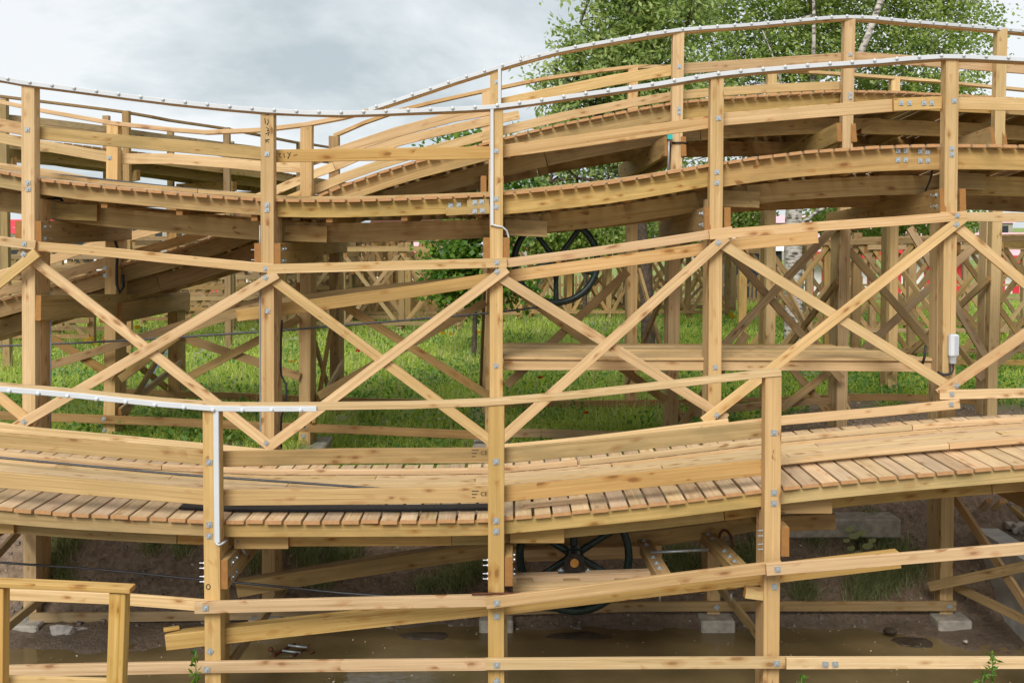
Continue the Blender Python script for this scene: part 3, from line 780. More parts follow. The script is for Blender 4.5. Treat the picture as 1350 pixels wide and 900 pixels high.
# ------------------------------------------------------------------ C: third track, sharing the row of posts behind the middle track
C = thing('coaster_track', 'third wooden coaster track behind the middle one, climbing from lower left towards the birch', 'coaster track', P(655, 590, 14.3), 'wooden coaster tracks')
cposts = [(148, 145, 160, 14.3), (403.5, 402, 163, 14.2), (654, 649, 90, 14.25), (895, 889, 40, 14.55), (1121, 1113, 23, 15.2), (1322, 1312, 38, 16.2), (-130, -128, 125, 14.4)]
co = []
for t_, b_, top, y in cposts:
    bt = P(t_, top, y); bb = P(b_ + (b_-t_)*0.5, 598, y); bb.z = CZ-3.2
    o = timber('post', [bb, bt], 0.16, 0.15, 'fresh', C, 'mid'); co.append(o)
    b2 = P(t_ + (b_-t_)*0.8, 285, y); b2.y += 0.156; b3 = bb.copy(); b3.y = y+0.156
    timber('post', [b3, b2], 0.16, 0.27, 'brown' if i < 3 else 'fresh', C, 'mid')
for i, ws in {3: [(895, 88), (895, 143), (895, 149)], 4: [(1121, 72), (1121, 124), (1121, 129)], 0: [(144, 208), (139, 353), (139, 363), (137, 553), (138, 567)], 1: [(400, 562), (400, 575)], 2: [(654.5, 108)]}.items():
    for x, y in ws: washer(co[i], x, y, cposts[i][3]-0.001)
CHL = [(-120, 108, 14.38), (0, 131.5, 14.3), (55, 143, 14.3), (100, 151, 14.3), (148, 159.5, 14.3), (225, 168, 14.25), (270, 171.5, 14.2), (340, 168.5, 14.2), (403, 161, 14.2), (450, 152, 14.2), (497, 140, 14.2)]
CHR = [(485, 142.5, 14.2), (560, 117.5, 14.2), (600, 104, 14.2), (653, 87.5, 14.25), (730, 66, 14.3), (815, 50, 14.4), (893, 37.5, 14.55), (1000, 29.5, 14.8), (1118, 20, 15.2), (1200, 26, 15.55), (1315, 35.5, 16.2), (1350, 39, 16.4), (1440, 48, 16.9), (1560, 62, 17.7)]
rail('handrail', [(x, y, Y-0.01) for x, y, Y in CHL], None, 0.058, 0.15, 'fresh', C)
rail('handrail', [(x, y+1, Y-0.01) for x, y, Y in CHR], None, 0.062, 0.15, 'fresh', C)
light_strip(C, px_line([(x, y, Y-0.034) for x, y, Y in CHR]), 0.05, 0.262, -0.012)
for pts in ([(-120, 152), (0, 175), (27, 180), (55, 185), (150, 201.5)], [(148, 202.5), (225, 202.5), (300, 208), (343, 212), (410, 214.5)]):
    rail('guard_rail', pts, 14.45, 0.147, 0.045, 'fresh', C)
rail('guard_rail', [(405, 206, 14.4), (450, 191.5, 14.4), (520, 168, 14.4), (595, 147.5, 14.4), (655, 137, 14.41)], None, 0.145, 0.045, 'fresh', C)
rail('guard_rail', [(655, 130.5, 14.41), (723, 116, 14.45), (800, 100, 14.55), (893, 84.5, 14.71)], None, 0.15, 0.045, 'fresh', C)
rail('guard_rail', [(893, 84, 14.71), (1025, 75.5, 15.1), (1118, 69, 15.36)], None, 0.15, 0.045, 'fresh', C)
rail('guard_rail', [(1118, 68, 15.36), (1215, 74, 15.8), (1310, 82, 16.36), (1350, 85, 16.5), (1440, 94, 17)], None, 0.15, 0.045, 'fresh', C)
CD = Path([(-120, 428, 14.5), (0, 394, 14.43), (87, 370, 14.43), (167, 346, 14.4), (225, 330, 14.36), (300, 305, 14.34), (367, 277, 14.34), (412, 260, 14.34), (450, 243.5, 14.34), (503, 225, 14.34), (548, 211.5, 14.34), (600, 198, 14.35), (640, 187.5, 14.38), (665, 180.5, 14.39), (700, 172, 14.41), (740, 162.5, 14.45), (800, 150.5, 14.53), (845, 141.5, 14.6), (893, 133.5, 14.68), (960, 127.5, 14.85), (1055, 121, 15.15), (1128, 118.5, 15.36), (1215, 121.5, 15.76), (1300, 126, 16.25), (1350, 129, 16.52), (1440, 136, 17.05), (1560, 147, 17.8)], None, [(P(500, 0, 14.4).x, 0.0), (P(893, 0, 14.7).x, -0.25), (P(1118, 0, 15.4).x, -0.45), (P(1440, 0, 17).x, -0.5)], 2.08)
CD.planks(C, 0.182, 0.152, 0.036, 'plank')
XC = [CD.pts[0].x] + [P(px, 200, y).x for px, y in ((147, 14.4), (403, 14.35), (654, 14.4), (893, 14.7), (1120, 15.3), (1320, 16.3))] + [CD.pts[-1].x]
seg_timbers('edge_beam', CD, 0.085, -0.038, 0.21, 0.05, 'green', C, XC)
seg_timbers('guard_rail', CD, 0.14, 0.175, 0.125, 0.045, 'fresh', C, XC[:6])
for dn in (0.5, 1.75):
    seg_timbers('stringer', CD, dn, -0.26, 0.24, 0.1, 'brown', C, [XC[0], -5.2, -2.2, 0.5, 2.9, 5.6, XC[-1]])
for x in np.arange(XC[0]+0.2, XC[-1]-0.2, 0.9):
    p, n = CD.at_x(x)
    timber('bearer', [p + n*0.12 + Vector((0, 0, -0.04)), p + n*2.0 + Vector((0, 0, -0.04 + CD.bank(x)))], 0.215, 0.075, 'brown', C)
seg_timbers('edge_beam', CD, 2.0, -0.038, 0.2, 0.05, 'brown', C, XC)
for dn in (0.55, 1.5):
    seg_timbers('running_strip', CD, dn, 0.05, 0.049, 0.09, 'pink', C, [XC[0], -3.9, 0.75, 4.45, XC[-1]])
# rear posts, rear handrail, bent cross heads and bent braces
rear = []
for i, (t_, b_, top, y) in enumerate(cposts):
    x = P(b_, 300, y).x
    p, n = CD.at_x(x)
    r = p + n*2.2; zt = p.z + CD.bank(x) + 1.08
    rear.append((x, r, n, p))
    if i == 6: continue
    timber('post', [Vector((r.x, r.y, CZ-3.25)), Vector((r.x, r.y, zt))], 0.16, 0.15, 'brown' if i < 2 else 'fresh', C, 'mid')
    timber('post', [Vector((r.x, r.y+0.157, CZ-3.25)), Vector((r.x, r.y+0.157, zt-1.7))], 0.16, 0.27, 'brown', C, 'mid')
    zc = p.z - 0.505
    f0 = Vector((x, y, zc)); t_v = Vector((n.y, -n.x, 0))
    for s in (0.083, -0.158):
        a = f0 + t_v*s - n*0.02; b2 = Vector((r.x, r.y, zc + CD.bank(x))) + t_v*s + n*0.35
        timber('cross_head', [a, b2], 0.28, 0.075, 'brown', C)
    # leaning braces inside the bent
    zg = CZ-3.0
    a = f0 + t_v*0.085; a.z = zg + 0.25; b2 = Vector((r.x, r.y, min(zc-0.5, zg+2.3))) + t_v*0.085
    timber('brace', [a, b2], 0.1, 0.045, 'brown', C, 'mid')
    a2 = f0 - t_v*0.13; a2.z = min(zc-0.5, zg+2.2); b3 = Vector((r.x, r.y, zg + 0.4)) - t_v*0.13
    timber('brace', [a2, b3], 0.1, 0.045, 'brown', C, 'mid')
    if i < 2:
        a = f0 + t_v*0.085; a.z = zg + 0.42; b2 = Vector((r.x, r.y+0.1, zg+0.8)) + t_v*0.085
        timber('brace', [a, b2], 0.1, 0.045, 'grey', C, 'mid')
rr_ = CD.off(2.2, 1.08)
seg_timbers('handrail', CD, 2.2, 1.12, 0.055, 0.14, 'fresh', C, XC[2:])
seg_timbers('guard_rail', CD, 2.18, 0.66, 0.14, 0.045, 'fresh', C, [XC[0], XC[1], XC[2], XC[3], XC[3]+0.4])
for (x, r, n, p), (t_, b_, top, y) in list(zip(rear, cposts))[:6]:
    for q in (Vector((x, y, 0)), Vector((r.x, r.y, 0))):
        bm = bmesh.new(); box_bm(bm, q.x-0.27, q.x+0.27, q.y-0.26, q.y+0.62, CZ-3.6, CZ-3.03 - (0.25 if q.x > 2.3 else 0.0))
        bmesh.ops.bevel(bm, geom=list(bm.edges), offset=0.02, segments=1, affect='EDGES')
        me = bpy.data.meshes.new('footing'); bm.to_mesh(me); bm.free(); me.materials.append(M['concrete'])
        link(bpy.data.objects.new('footing', me), C)
# lower cross timber on the left bent
c = timber('cross_head', [P(46, 389, 12.12), P(245, 386, 17.2)], 0.30, 0.075, 'green', C)
# X braces and bottom struts along the front row of this track
for kb, (a, b) in enumerate((((66, 446), (150, 497)), ((66, 482), (345, 396)), ((158, 500), (238, 440)), ((235, 443), (395, 497)), ((250, 496), (395, 420)), ((452, 402), (648, 524)), ((640, 398), (420, 522)), ((668, 508), (828, 358)), ((662, 368), (878, 528)), ((900, 560), (985, 440)))):
    brace(a, b, 14.15 - 0.048*(kb % 3), C, (), 0.112, 'brown')
for a, b, y in (((950, 460), (1100, 300), 14.9), ((960, 330), (1110, 500), 15.0), ((1030, 540), (1120, 470), 15.4), ((1040, 480), (1130, 590), 15.5), ((1120, 330), (1240, 470), 15.6), ((1130, 470), (1290, 320), 15.9), ((1200, 300), (1300, 470), 16.2), ((1290, 500), (1400, 410), 16.3)):
    brace(a, b, y, C, (), 0.115, 'grey')
strut([(-60, 540), (67, 545), (225, 551), (342, 556.5), (450, 560.5), (645, 569)], 14.2, 0.115, 'brown', C, [(137, 552), (400, 561)])
strut([(640, 566), (700, 565.5), (830, 569), (890, 561)], 14.2, 0.115, 'grey', C)
strut([(150, 512), (340, 519), (450, 524), (645, 528), (850, 527), (1000, 524), (1165, 519), (1300, 525)], 16.6, 0.11, 'brown', C)
strut([(890, 545), (1000, 530), (1120, 522)], 15.5, 0.11, 'grey', C)

# ------------------------------------------------------------------ D: far track on the left
D = thing('coaster_track', 'farthest wooden coaster track against the sky, running away behind the posts on the left side', 'coaster track', P(165, 420, 23), 'wooden coaster tracks')
dp = [(3, 130, 21.8, 181), (165, 146, 22.9, 197), (298, 168, 24.9, 215), (394, 187, 28.2, 231), (440, 195, 31, 238)]
DD = Path([(-60, 173, 21.3), (0, 180, 21.9), (80, 188, 22.4), (138, 195, 22.9), (213, 204, 23.7), (300, 216, 25.1), (345, 222.5, 26.4), (395, 231, 28.4), (440, 238, 31.1), (470, 242, 33)], None, None, 2.1)
DD.planks(D, 0.2, 0.17, 0.04, 'far')
XD = [DD.pts[0].x] + [P(q[0], 200, q[2]).x for q in dp] + [DD.pts[-1].x]
for dn, dz, h in ((0.02, -0.04, 0.2), (1.95, -0.04, 0.2), (0.5, -0.2, 0.22), (1.6, -0.2, 0.22)):
    seg_timbers('stringer', DD, dn, dz, h, 0.07, 'brown', D, XD)
for i, (px, top, y, dk) in enumerate(dp):
    a = P(px, top, y-0.15); b = a.copy(); b.z = CZ-3.1
    timber('post', [b, a], 0.15, 0.14, 'far', D, 'mid')
    p, n = DD.at_x(a.x); r = p + n*2.2
    timber('post', [Vector((r.x, r.y, CZ-3.1)), Vector((r.x, r.y, p.z+1.0))], 0.15, 0.14, 'far', D, 'mid')
    timber('cross_head', [p + Vector((0.09, -0.1, -0.42)), r + Vector((0.09, 0.2, -0.42))], 0.24, 0.07, 'brown', D)
rail('handrail', [(-60, 117, 21.2), (0, 125, 21.7), (165, 146, 22.8), (225, 157, 23.7), (295, 167.5, 24.8), (345, 177, 26.2), (395, 187, 28.1), (440, 194.5, 30.8), (475, 199, 32.8)], None, 0.055, 0.13, 'far', D)
rail('guard_rail', [(-60, 142, 21.3), (0, 150, 21.8), (55, 155.5, 22.2), (138, 166, 22.8), (225, 178, 23.8), (295, 187.5, 24.9), (345, 194, 26.3), (395, 204, 28.3), (440, 211, 31)], None, 0.14, 0.045, 'grey', D)
seg_timbers('handrail', DD, 2.2, 0.62, 0.1, 0.05, 'far', D, XD)

# ------------------------------------------------------------------ timber platform fixed between the middle posts
PF = thing('work_platform', 'low timber platform of long pale boards slung between the middle posts', 'platform', P(900, 488, 12.6))
rail('edge_beam', [(664, 474.5), (800, 474.5), (950, 475), (1100, 475.5), (1232, 477)], YB+0.33, 0.125, 0.06, 'pink', PF)
rail('edge_beam', [(664, 461), (1110, 462)], 13.8, 0.12, 0.06, 'brown', PF)
zp = P(700, 473.5, YB+0.33).z + 0.034
for k in range(7):
    y = YB+0.30 + k*0.222
    a = Vector((P(662, 470, YB+0.3).x + random.uniform(-.02, .02), y, zp)); b = Vector((P(1232, 470, YB+0.3).x - k*0.13 + random.uniform(-.02, .02), y, zp-0.02))
    timber('plank', [a, b], 0.034, 0.192, 'pink' if k % 2 else 'fresh', PF)
for x in (0.2, 1.4, 2.6, 3.8, 4.6):
    timber('joist', [Vector((x, YB+0.4, zp-0.04)), Vector((x, 13.75, zp-0.04))], 0.09, 0.05, 'brown', PF)

# ------------------------------------------------------------------ rope wheels
def rope_wheel(label, c, R, tilt, spokes, a0):
    t = thing('rope_wheel', label, 'pulley wheel', c, 'dark iron rope wheels')
    rot = Matrix.Translation(Vector(c)) @ Matrix.Rotation(tilt[0], 4, 'X') @ Matrix.Rotation(tilt[1], 4, 'Z')
    # rim: grooved ring
    prof = [(-0.045, R-0.03), (-0.045, R+0.03), (-0.02, R+0.03), (-0.008, R), (0.008, R), (0.02, R+0.03), (0.045, R+0.03), (0.045, R-0.03), (0.012, R-0.05), (-0.012, R-0.05)]
    verts, faces = [], []; S = 48; n = len(prof)
    for i in range(S):
        th = 2*math.pi*i/S
        for (y, r) in prof: verts.append((r*math.cos(th), y, r*math.sin(th)))
    for i in range(S):
        for k in range(n):
            a = i*n+k; b = i*n+(k+1) % n; j = ((i+1) % S)*n
            faces.append((a, b, j+(k+1) % n, j+k))
    mesh_obj('rim', verts, faces, 'iron', t, rot, True)
    for s in range(spokes):
        th = a0 + 2*math.pi*s/spokes
        d = Vector((math.cos(th), 0, math.sin(th))); u = Vector((0, 1, 0)); v = d.cross(u)
        vs = []
        for r_, wd, dp_ in ((0.06, 0.042, 0.03), (R*0.5, 0.032, 0.024), (R-0.02, 0.036, 0.024)):
            for q in range(8):
                ph = 2*math.pi*q/8; vs.append(d*r_ + v*math.cos(ph)*wd + u*math.sin(ph)*dp_)
        fs = [(i*8+q, i*8+(q+1) % 8, (i+1)*8+(q+1) % 8, (i+1)*8+q) for i in range(2) for q in range(8)]
        mesh_obj('spoke', vs, fs, 'iron', t, rot, True)
    # hub and pillow block
    def disc(nm, r, y0, y1, mt, sg=20):
        vs = [(r*math.cos(2*math.pi*q/sg), y, r*math.sin(2*math.pi*q/sg)) for y in (y0, y1) for q in range(sg)]
        fs = [(q, (q+1) % sg, sg+(q+1) % sg, sg+q) for q in range(sg)] + [tuple(range(sg-1, -1, -1)), tuple(range(sg, 2*sg))]
        mesh_obj(nm, vs, fs, mt, t, rot)
    disc('hub', 0.1, -0.09, 0.09, 'iron')
    return t, rot, disc
# lower wheel in its timber frame
wc = P(757, 731, 10.75)
t, rot, disc = rope_wheel('large dark green iron rope wheel under the lowest deck, with black bearing block', wc, 0.585, (math.radians(-4), math.radians(-3)), 6, math.radians(32))
bm = bmesh.new()
box_bm(bm, -0.17, 0.17, -0.34, -0.16, -0.145, -0.10)
vs0 = [bm.verts.new((x, -0.32, z)) for x, z in ((-0.11, -0.10), (0.11, -0.10), (0.1, 0.03), (0.055, 0.085), (-0.055, 0.085), (-0.1, 0.03))]
vs1 = [bm.verts.new((x, -0.18, z)) for x, z in ((-0.11, -0.10), (0.11, -0.10), (0.1, 0.03), (0.055, 0.085), (-0.055, 0.085), (-0.1, 0.03))]
bm.faces.new(vs0); bm.faces.new(vs1)
for i in range(6): bm.faces.new((vs0[i], vs0[(i+1) % 6], vs1[(i+1) % 6], vs1[i]))
bmesh.ops.recalc_face_normals(bm, faces=bm.faces)
me = bpy.data.meshes.new('bearing_block'); bm.to_mesh(me); bm.free(); me.materials.append(M['bearing'])
link(bpy.data.objects.new('bearing_block', me), t, rot)
disc('axle', 0.045, -0.345, 0.36, 'brass', 14)
for sx in (-0.14, 0.14):
    link(bpy.data.objects.new('washer', WASH), t, rot @ Matrix.Translation((sx, -0.25, -0.099)) @ Matrix.Rotation(-math.pi/2, 4, 'X'))
# frame
FR = thing('wheel_frame', 'timber frame with bolted cross boards carrying the lower rope wheel', 'timber frame', P(790, 790, 10.6))
def lat(a, b, h, w_, mat, name='beam', par=FR, anchor='top'):
    return timber(name, [a, b], h, w_, mat, par, anchor)
zf = wc.z - 0.078
for y0, h, dz in ((10.36, 0.13, 0.0), (10.14, 0.13, -0.03), (11.02, 0.13, 0.06), (11.3, 0.13, 0.12)):
    lat(Vector((P(676, 760, y0).x, y0, zf+dz-0.02)), Vector((P(872, 740, y0).x, y0, zf+dz+0.03)), h, 0.12, 'pink' if y0 < 10.5 else 'fresh')
for x_, yy in ((690, 10.27), (752, 10.27), (820, 10.27)):
    c0 = P(x_-9, 775, yy); lat(Vector((c0.x, yy, zf-0.035)), Vector((c0.x+0.16, yy, zf-0.03)), 0.1, 0.085, 'grey', 'spacer_block')
for pa, pb, wd in (((833, 698, 11.6), (866, 757, 9.95), 0.15), ((912, 690, 11.6), (967, 748, 9.95), 0.17), ((686, 745, 11.5), (684, 790, 9.97), 0.11)):
    a = P(*pa); b = P(*pb)
    o = lat(b, a, 0.11, wd, 'brown', 'cross_board')
    for f_ in (0.12, 0.22, 0.34, 0.62, 0.72, 0.86):
        q = b.lerp(a, f_) + Vector((wd*0.4, 0, 0.001))
        link(bpy.data.objects.new('washer', WASH), o, Matrix.Translation(q) @ Matrix.Rotation(-math.pi/2, 4, 'X') @ Matrix.Rotation(random.uniform(-.2, .2), 4, 'Y'))
tube('rod', [P(858, 728, 10.7), P(934, 724, 10.7)], 0.016, 'zinc', FR, 8, False)
for px_, py_ in ((868, 778), (962, 777)):
    a = P(px_-9, py_-4, 9.98); lat(a, a + Vector((0.14, 0, 0.01)), 0.035, 0.12, 'golden', 'packing_board')
    tube('rod', [P(px_+2, py_+2, 10.0), P(px_+2, py_+14, 10.0)], 0.012, 'zinc', FR, 6, False)
c = timber('spacer_block', [P(984, 775, YA+0.03), P(1008, 778, YA+0.03)], 0.10, 0.09, 'golden', FR)
# upper wheel
wc2 = P(733, 344, 13.1)
t2, rot2, disc2 = rope_wheel('dark iron rope wheel hanging under the middle deck, its lower half against the meadow', wc2, 0.54, (math.radians(-3), math.radians(4)), 5, math.radians(54))
bm = bmesh.new(); box_bm(bm, -0.15, 0.15, -0.24, -0.1, -0.16, -0.1); box_bm(bm, -0.09, 0.09, -0.22, -0.11, -0.1, 0.07)
me = bpy.data.meshes.new('bearing_block'); bm.to_mesh(me); bm.free(); me.materials.append(M['bearing'])
link(bpy.data.objects.new('bearing_block', me), t2, rot2)
disc2('axle', 0.04, -0.26, 0.3, 'brass', 12)
# small rusty sheave
def ring_obj(name, c, R, r, mat, axis, label=None, cat=None):
    pts = []
    q = Vector(axis).normalized().to_track_quat('Z', 'Y').to_matrix()
    vs, fs = [], []; S, T = 32, 8
    for i in range(S):
        th = 2*math.pi*i/S
        for k_ in range(T):
            ph = 2*math.pi*k_/T
            rr = R + r*math.cos(ph)
            vs.append(Vector(c) + q @ Vector((rr*math.cos(th), rr*math.sin(th), r*math.sin(ph))))
    for i in range(S):
        for k_ in range(T):
            fs.append((i*T+k_, ((i+1) % S)*T+k_, ((i+1) % S)*T+(k_+1) % T, i*T+(k_+1) % T))
    o = mesh_obj(name, vs, fs, mat, None, smooth=True)
    return tag(o, label, cat)
ring_obj('rusty_ring', P(957, 714, 10.9), 0.125, 0.014, 'rust', (0.93, 0.36, 0.0), 'rusty iron ring standing upright beside the bolted cross board', 'iron ring')

# ------------------------------------------------------------------ ropes and cables
def rope(name, pts, r, mat, label, cat='cable', step=0.25):
    o = tube(name, px_line(pts), r, mat, None, 6, True, step); return tag(o, label, cat)
rope('haul_rope', [(-60, 460, 13.2), (0, 456, 13.2), (130, 450.5, 13.2), (340, 437.5, 13.1), (450, 429, 13.1), (645, 412.5, 13.1), (705, 405.5, 13.1), (740, 402, 13.1)], 0.0135, 'rope', 'black haul rope stretched across the meadow to the rope wheel')
rope('haul_rope', [(-60, 735, 11.0), (0, 741, 11.0), (130, 750, 11.0), (240, 761, 11.0), (330, 769, 11.0), (450, 781, 10.9), (560, 789, 10.85), (700, 802, 10.8), (757, 806, 10.76)], 0.0135, 'rope', 'dark haul rope low under the lowest deck in front of the soil bank')
rope('haul_rope', [(-60, 597, 10.95), (0, 603, 10.95), (225, 624, 10.85), (350, 633, 10.8), (450, 640, 10.7), (520, 645, 10.6), (640, 652, 10.5)], 0.0135, 'rope', 'dark haul rope lying along the boarded bed of the lowest track')
rope('haul_rope', [(-60, 215, 12.9), (0, 222, 12.9), (55, 228.5, 12.9), (120, 235, 12.9), (225, 246.5, 12.9), (343, 258, 12.9), (400, 262, 12.9), (500, 264, 12.9)], 0.014, 'rope', 'dark haul rope lying on the boards of the middle deck')
rope('power_cable', [(58, 263, 12.9), (80, 262, 12.9), (88, 275, 12.95), (93, 292, 13.0), (105, 299, 13.2), (125, 301, 13.6), (140, 305, 14.1), (150, 313, 14.2), (155, 327, 14.22), (154, 350, 14.22), (154, 375, 14.22), (158, 386, 14.22), (163, 378, 14.22), (162, 362, 14.22)], 0.02, 'black', 'black power cable curving round a cross head and down the post on the left', step=0.1)
rope('power_cable', [(372, 422, 12.4), (371, 440, 12.4), (370, 470, 12.4), (371, 495, 12.35), (377, 506, 12.3), (377, 530, 12.3), (371, 550, 12.3), (371, 590, 12.3)], 0.012, 'black', 'thin black cable hanging down the right side of a middle post', step=0.1)
rope('power_cable', [(1231, 205, 12.4), (1229, 225, 12.45), (1226, 238, 12.5), (1220, 252, 12.55)], 0.012, 'black', 'short black cable loop below the middle deck near the right post', step=0.05)
# conduits on posts
def conduit(parent, pts, r, mat): return tube('conduit', px_line(pts), r, mat, parent, 8, True, 0.2)
def flat_duct(parent, px, y0, y1, Y, wd, mat='white', name='conduit'):
    a = P(px, y0, Y); b = P(px, y1, Y); b.x = a.x
    return timber(name, [b, a], wd, 0.03, mat, parent, 'mid')
flat_duct(apost[1], 284.5, 537.5, 715, YA-0.0312, 0.05)
conduit(apost[1], [(285, 715, YA-0.02), (288, 718, YA-0.02), (293, 716, YA), (300, 711, YA+0.2)], 0.012, 'white')
conduit(apost[1], [(313, 711, 9.95), (317, 718, 9.95), (322, 728, 10.0), (327, 731, 10.1)], 0.012, 'greyduct')
flat_duct(bpost[3], 648.6, 141, 297, YB-0.0312, 0.038)
conduit(bpost[3], [(649, 296, YB-0.02), (655, 298, YB-0.02), (662, 299, YB-0.01), (668, 304, YB+0.03), (670.5, 312, YB+0.05), (670.5, 340, YB+0.05)], 0.011, 'white')
flat_duct(co[2], 658.5, 90, 140, 14.25-0.0312, 0.045)
for dx_ in (0, 2.1):
    conduit(bpost[2], [(342.6+dx_, 297, YB+0.02), (342.6+dx_, 430, YB+0.02), (343.6+dx_, 600, YB+0.02)], 0.009, 'greyduct')
conduit(bpost[1], [(66.8, 385, YB+0.3), (66.8, 600, YB+0.3)], 0.009, 'greyduct')
# light fitting on the right post
lf = thing('light_fitting', 'white ribbed light fitting with black cables on the right middle post', 'light fitting', P(1255, 470, YB-0.03))
bm = bmesh.new()
a = P(1249, 440, YB-0.002); b = P(1261, 469, YB-0.002)
box_bm(bm, a.x, b.x, YB-0.075, YB-0.003, b.z, a.z); bmesh.ops.bevel(bm, geom=list(bm.edges), offset=0.012, segments=2, affect='EDGES')
me = bpy.data.meshes.new('casing'); bm.to_mesh(me); bm.free(); me.materials.append(M['white']); link(bpy.data.objects.new('casing', me), lf)
for k_ in range(10):
    z = a.z - 0.02 - k_*0.0225
    timber('rib', [Vector((a.x+0.055, YB-0.088, z)), Vector((b.x-0.008, YB-0.088, z))], 0.008, 0.012, 'bulb', lf)
bm = bmesh.new(); box_bm(bm, a.x+0.015, a.x+0.085, YB-0.06, YB-0.004, b.z-0.085, b.z-0.004)
me = bpy.data.meshes.new('cable_gland'); bm.to_mesh(me); bm.free(); me.materials.append(M['zinc']); link(bpy.data.objects.new('cable_gland', me), lf)
for off in (0, 4):
    tube('cable', px_line([(1252+off, 478, YB-0.03), (1253+off, 486, YB-0.04), (1252+off*.6, 492, YB-0.05), (1244, 493+off*.4, YB-0.04), (1236, 490, YB+0.02)]), 0.011, 'black', lf, 6, True, 0.03)
tube('cable', px_line([(1220, 455, YB+0.1), (1219, 470, YB+0.1), (1216, 480, YB+0.12)]), 0.016, 'black', lf, 6)
# turquoise junction box
jb = thing('junction_box', 'turquoise junction box on a grey conduit beside a handrail post', 'junction box', P(883, 200, 14.5))
bm = bmesh.new(); q = P(883, 180, 14.45); box_bm(bm, q.x-0.035, q.x+0.035, 14.42, 14.5, q.z-0.04, q.z+0.04)
me = bpy.data.meshes.new('box'); bm.to_mesh(me); bm.free(); me.materials.append(M['turq']); link(bpy.data.objects.new('box', me), jb)
tube('conduit', px_line([(882, 184, 14.46), (881.5, 205, 14.46), (880.5, 230, 14.46)]), 0.014, 'greyduct', jb, 6)
tube('strap', px_line([(886, 188.5, 14.535), (896, 188.2, 14.535), (907, 188.8, 14.535)]), 0.014, 'bearing', jb, 6)

# ------------------------------------------------------------------ loose pieces on the lowest deck
def deck_z(path, px, Yt):
    x = P(px, 660, Yt).x; return path.at_x(x)[0].z
def loose(name, a, b, h, w_, mat, label, cat):
    o = timber(name, [a, b], h, w_, mat, None); return tag(o, label, cat)
x0 = P(690, 660, 9.95).x; x1 = P(775, 655, 9.95).x
loose('loose_board', Vector((x0, 9.93, AD.at_x(x0)[0].z+0.028)), Vector((x1, 9.95, AD.at_x(x1)[0].z+0.028)), 0.026, 0.13, 'pink', 'loose pale board lying on the ribbed planks right of the centre post', 'board')
x0 = P(236, 668, 9.98).x; x1 = P(643, 665, 9.98).x
xs_ = np.linspace(x0, x1, 9)
o = timber('black_strip', [Vector((x, 9.98, AD.at_x(x)[0].z+0.03)) for x in xs_], 0.026, 0.17, 'black', None)
tag(o, 'long flat black strip lying on the lowest deck under the guard rail', 'strip')
a = P(216, 829, YA+0.17); loose('wood_offcut', a + Vector((0, 0, 0)), a + Vector((0.13, 0.06, 0.0)), 0.03, 0.05, 'golden', 'short wood offcut resting on the cut end of the lower pulley beam', 'offcut')
a = P(760, 471, 12.7); a.z = zp+0.026; loose('wood_offcut', P(682, 466, 12.75), P(697, 470.5, 12.6), 0.025, 0.05, 'brown', 'small dark wood offcut lying on the left end of the work platform', 'offcut')
rope('steel_bar', [(622, 782.5, 9.5), (655, 782, 9.5), (690, 782, 9.5)], 0.012, 'rust', 'thin rusty bar lying on the strut by the centre post', 'bar')

# ------------------------------------------------------------------ near handrail, bottom left
NH = thing('walkway_handrail', 'short handrail with two square posts in the near left corner', 'handrail', P(70, 900, 7.2))
YN = 7.0
timber('rail', [P(-80, 764.5, YN-0.02), P(171, 776, YN-0.02)], 0.035, 0.11, 'golden', NH)
timber('post', [P(147, 990, YN), P(154.5, 782.5, YN)], 0.112, 0.1, 'golden', NH, 'mid')
timber('post', [P(-8, 990, YN), P(-6.5, 775, YN)], 0.112, 0.1, 'golden', NH, 'mid')
timber('rail', [P(-80, 890, YN+0.102), P(150, 896, YN+0.102)], 0.05, 0.04, 'golden', NH)

# ------------------------------------------------------------------ concrete, rubble, rubbish on the bank
def block(name, x0, x1, y0, y1, z0, z1, mat, label, cat, rot=0.0, bev=0.02):
    bm = bmesh.new(); cx, cy = (x0+x1)/2, (y0+y1)/2
    box_bm(bm, x0-cx, x1-cx, y0-cy, y1-cy, z0-(z0+z1)/2, (z1-z0)/2)
    bmesh.ops.bevel(bm, geom=list(bm.edges), offset=bev, segments=1, affect='EDGES')
    bmesh.ops.subdivide_edges(bm, edges=list(bm.edges), cuts=2, use_grid_fill=True)
    for v in bm.verts: v.co += Vector((gnoise(v.co.x*3, v.co.y*3, 2, 1), gnoise(v.co.y*3, v.co.z*3, 2, 2), gnoise(v.co.z*3, v.co.x*3, 2, 3)))*bev*0.5
    me = bpy.data.meshes.new(name); bm.to_mesh(me); bm.free(); me.materials.append(M[mat])
    o = link(bpy.data.objects.new(name, me), None, Matrix.Translation((cx, cy, (z0+z1)/2)) @ Matrix.Rotation(rot, 4, 'Z'))
    return tag(o, label, cat)
a = P(1092, 684, 12.62); b = P(1188, 684, 12.62)
block('concrete_slab', a.x-0.9, b.x, 12.62, 13.5, a.z-0.24, a.z, 'concrete', 'long weathered concrete slab set in the soil bank under the lowest deck', 'concrete slab')
a = P(1106, 664, 13.05); b = P(1155, 664, 13.05)
block('concrete_slab', a.x, b.x, 13.05, 13.8, a.z-0.1, a.z, 'concrete', 'small concrete step lying on top of the long slab', 'concrete slab')
